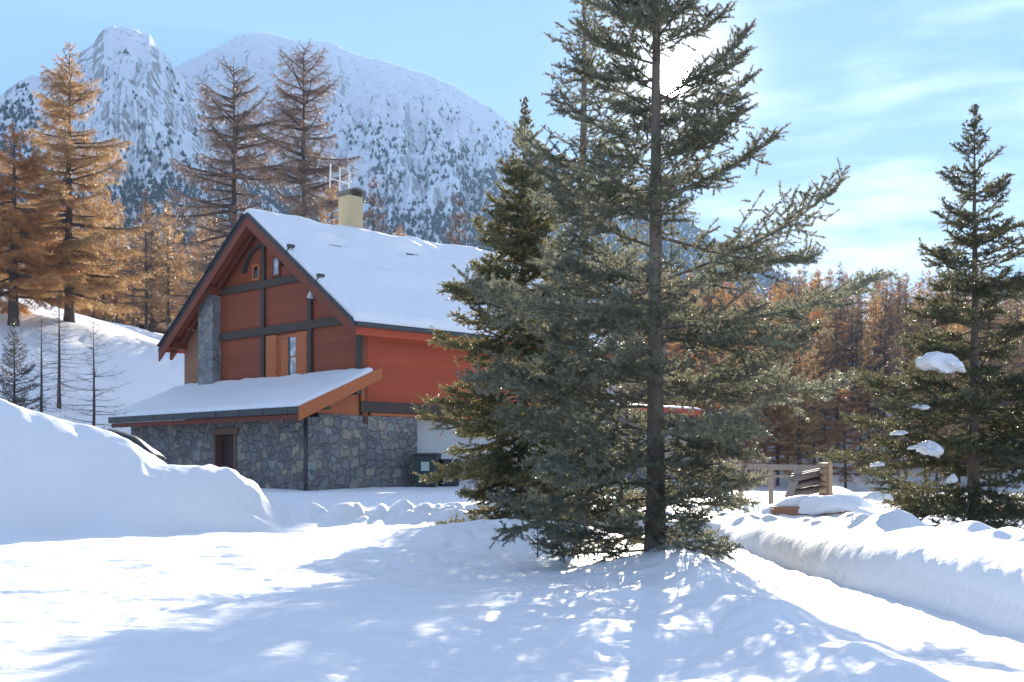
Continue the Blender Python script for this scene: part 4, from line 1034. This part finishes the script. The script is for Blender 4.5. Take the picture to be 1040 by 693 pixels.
def wheelie_bin(px, Y, w, h, label, rz, mat, paper=True):
    Y = Y*KH; w *= KH; h *= KH; x = xat(px, Y); z = zg(x, Y) - 0.05
    b = empty("wheelie_bin", (x, Y, z), rz); tag(b, label, "bin", "bins beside the stone wall")
    m = MB(); m.v = [(-w*.42, -w*.45, 0.05), (w*.42, -w*.45, 0.05), (w*.42, w*.45, 0.05), (-w*.42, w*.45, 0.05), (-w*.5, -w*.55, h), (w*.5, -w*.55, h), (w*.5, w*.55, h), (-w*.5, w*.55, h)]
    m.f = [(0, 3, 2, 1), (4, 5, 6, 7), (0, 1, 5, 4), (1, 2, 6, 5), (2, 3, 7, 6), (3, 0, 4, 7)]; m.build("body", mat, b, 0.03)
    m = MB(); m.prism([(-w*.6, h + 0.003), (w*.62, h + 0.003), (w*.62, h + 0.06), (0, h + 0.12), (-w*.6, h + 0.05)], 0, -w*.53, w*.53); ld = m.build("lid", mat, b, 0.015)
    m = MB(); m.tube([(-w*.4, w*.68, h + 0.02), (w*.4, w*.68, h + 0.02)], 0.02, 8); m.build("handle", mat, ld)
    for s in (-1, 1):
        m = MB(); m.tube([(s*w*.44, w*.5, 0.1), (s*w*.52, w*.5, 0.1)], 0.1, 14); m.build("wheel", M_DARKBOX, b)
    if paper:
        m = MB(); m.bar((0, -w*.535, h*.52), (0, -w*.548, h*.80), w*.34, 0.004, (0, 1, 0)); m.build("sticker", M_LABEL, b)
wheelie_bin(434, 38.5, 0.78, 1.05, "dark green wheelie bin with pale sticker beside the stone wall", -0.1, M_BIN)
wheelie_bin(456, 38.9, 0.62, 0.85, "lower black wheelie bin between the green bin and the dense spruce", 0.35, M_DARKBOX, False)
P = at(455, 476, 38.0*KH); Q = at(463, 463, 38.1*KH)
m = MB(); m.tube([tuple(at(450, 492, 37.9*KH)), tuple(P), tuple(Q)], 0.02, 8); o = m.build("broom_handle", M_WHITE); tag(o, "thin pale pole leaning against the black wheelie bin", "pole")

# black sheet edge sticking out of the bank
pts = []
for px in (106, 112, 119, 126, 132, 138, 144, 150, 156, 162):          # follows the crest of the bank
    best = None
    for Y in np.arange(28.5, 33, 0.1):
        xx = xat(px, Y); zz = zg(xx, Y); im = HZ - (zz - CAMZ)/Y*FPX
        if best is None or im < best[0]: best = (im, xx, Y, zz)
    pts.append(Vector((best[1], best[2] + 0.25, best[3])))
m = MB()
for i, p in enumerate(pts):
    hgt = [0.02, 0.06, 0.09, 0.10, 0.13, 0.13, 0.11, 0.09, 0.07, 0.02][i]
    base = len(m.v)
    for (dy, dz) in ((-0.25, -0.22), (-0.12, -hgt*0.3), (0, hgt*0.6), (0.2, hgt), (0.4, hgt*0.4), (0.5, -0.1)):
        m.v.append((p.x, p.y + dy, p.z + dz))
    if i:
        for k in range(5): m.f.append((base - 6 + k, base + k, base + k + 1, base - 6 + k + 1))
o = m.build("tarpaulin", M_TARP, None, 0, True); sm = o.modifiers.new("thickness", 'SOLIDIFY'); sm.thickness = 0.03
tag(o, "black curved sheet edge poking out of the snow bank by the stone wall", "tarpaulin")

# ------------------------------------------------------------------ fence, woodpile and trough on the right
fn = empty("rail_fence", (at(790, 474, 36).x, 36.0, 0.0)); tag(fn, "weathered wooden rail fence with short pickets behind the woodpile", "fence")
fx = fn.location.x
def F(px, py, Y): p = at(px, py, Y); return (p.x - fx, p.y - 36.0, p.z)
MB().bar(F(725, 473, 36), F(838, 475.5, 36), 0.10, 0.17).build("rail", M_GREYWOOD, fn, 0.015)
MB().bar(F(782, 483.5, 36.1), F(812, 484.5, 36.1), 0.06, 0.07).build("rail", M_GREYWOOD, fn, 0.01)
for (px, y0, y1, Y, w) in ((752, 473, 503, 35.6, 0.13), (783, 474, 500, 36.12, 0.15)):
    MB().bar(F(px, y1 + 14, Y), F(px, y0 + 1, Y), w, w).build("post", M_GREYWOOD, fn, 0.015)
for px in (758, 762, 766, 770, 774, 778):
    MB().bar(F(px, 492, 36.13), F(px + 0.5, 475.5, 36.13), 0.07, 0.03).build("picket", M_GREYWOOD, fn, 0.005)
lrand = random.Random(9)
for k in range(9):
    row = k // 3; col = k % 3
    p = at(806 + lrand.uniform(-3, 2), 502 - row*7.5 - col*1.2, 33.6 - row*0.12 + col*0.22); q = at(842 + lrand.uniform(-1, 2), 495 - row*8 - col*1.2, 33.9 + col*0.22)
    m = MB(); mid = (p + q)*0.5 + Vector((0, 0, lrand.uniform(-0.02, 0.03))); rd = lrand.uniform(0.07, 0.11)
    m.tube([p, mid, q], [rd, rd*0.96, rd*0.9], 10); o = m.build("log", M_LOGWOOD, None, 0, False)
    tag(o, "weathered grey log lying in the stack behind the leaning board", "log", "logs of the snowy woodpile")
for k in range(6):
    py = 504 - k*6.2
    m = MB(); p = at(841.5 + lrand.uniform(-1, 1), py, 33.3); q = p + Vector((lrand.uniform(-0.1, 0.1), 0.55, 0)); rd = lrand.uniform(0.085, 0.115)
    m.tube([p, q], [rd, rd], 9); o = m.build("billet", M_BILLET); tag(o, "pale cut billet stacked at the right end of the woodpile", "billet", "billets at the end of the woodpile")
MB_ = MB().bar(at(844, 512, 33.2), at(843, 468, 33.2), 0.12, 0.1); o = MB_.build("post", M_BILLET, None, 0.01); o.name = "stake"; tag(o, "upright pale stake holding the right end of the woodpile", "stake")
o = MB().bar(at(800, 506, 33.1), at(812.5, 475, 33.6), 0.21, 0.05, (0, 1, 0)).build("board", M_GREYWOOD, None, 0.008); tag(o, "grey board leaning against the left end of the woodpile", "board")
tp = at(822, 520, 31.0); tr_ = empty("trough", (tp.x, 31.0, tp.z - 0.15)); tag(tr_, "wooden trough nearly buried under snow in front of the woodpile", "trough")
MB().box(-0.98, 0.98, -0.25, 0.25, 0.0, 0.30).build("body", M_LOGWALL, tr_, 0.02)
for sx in (-0.93, 0.93):
    MB().box(sx - 0.09, sx + 0.09, -0.30, 0.30, -0.1, 0.24).build("end_board", M_LOGWALL, tr_, 0.015)
v, f = lump_mesh((1.02, 0.42), 0.33, 3, 30, 12)
np_obj("snow_cap", v + np.array([0.05, 0.0, 0.26]), f, M_SNOW, tr_, True)
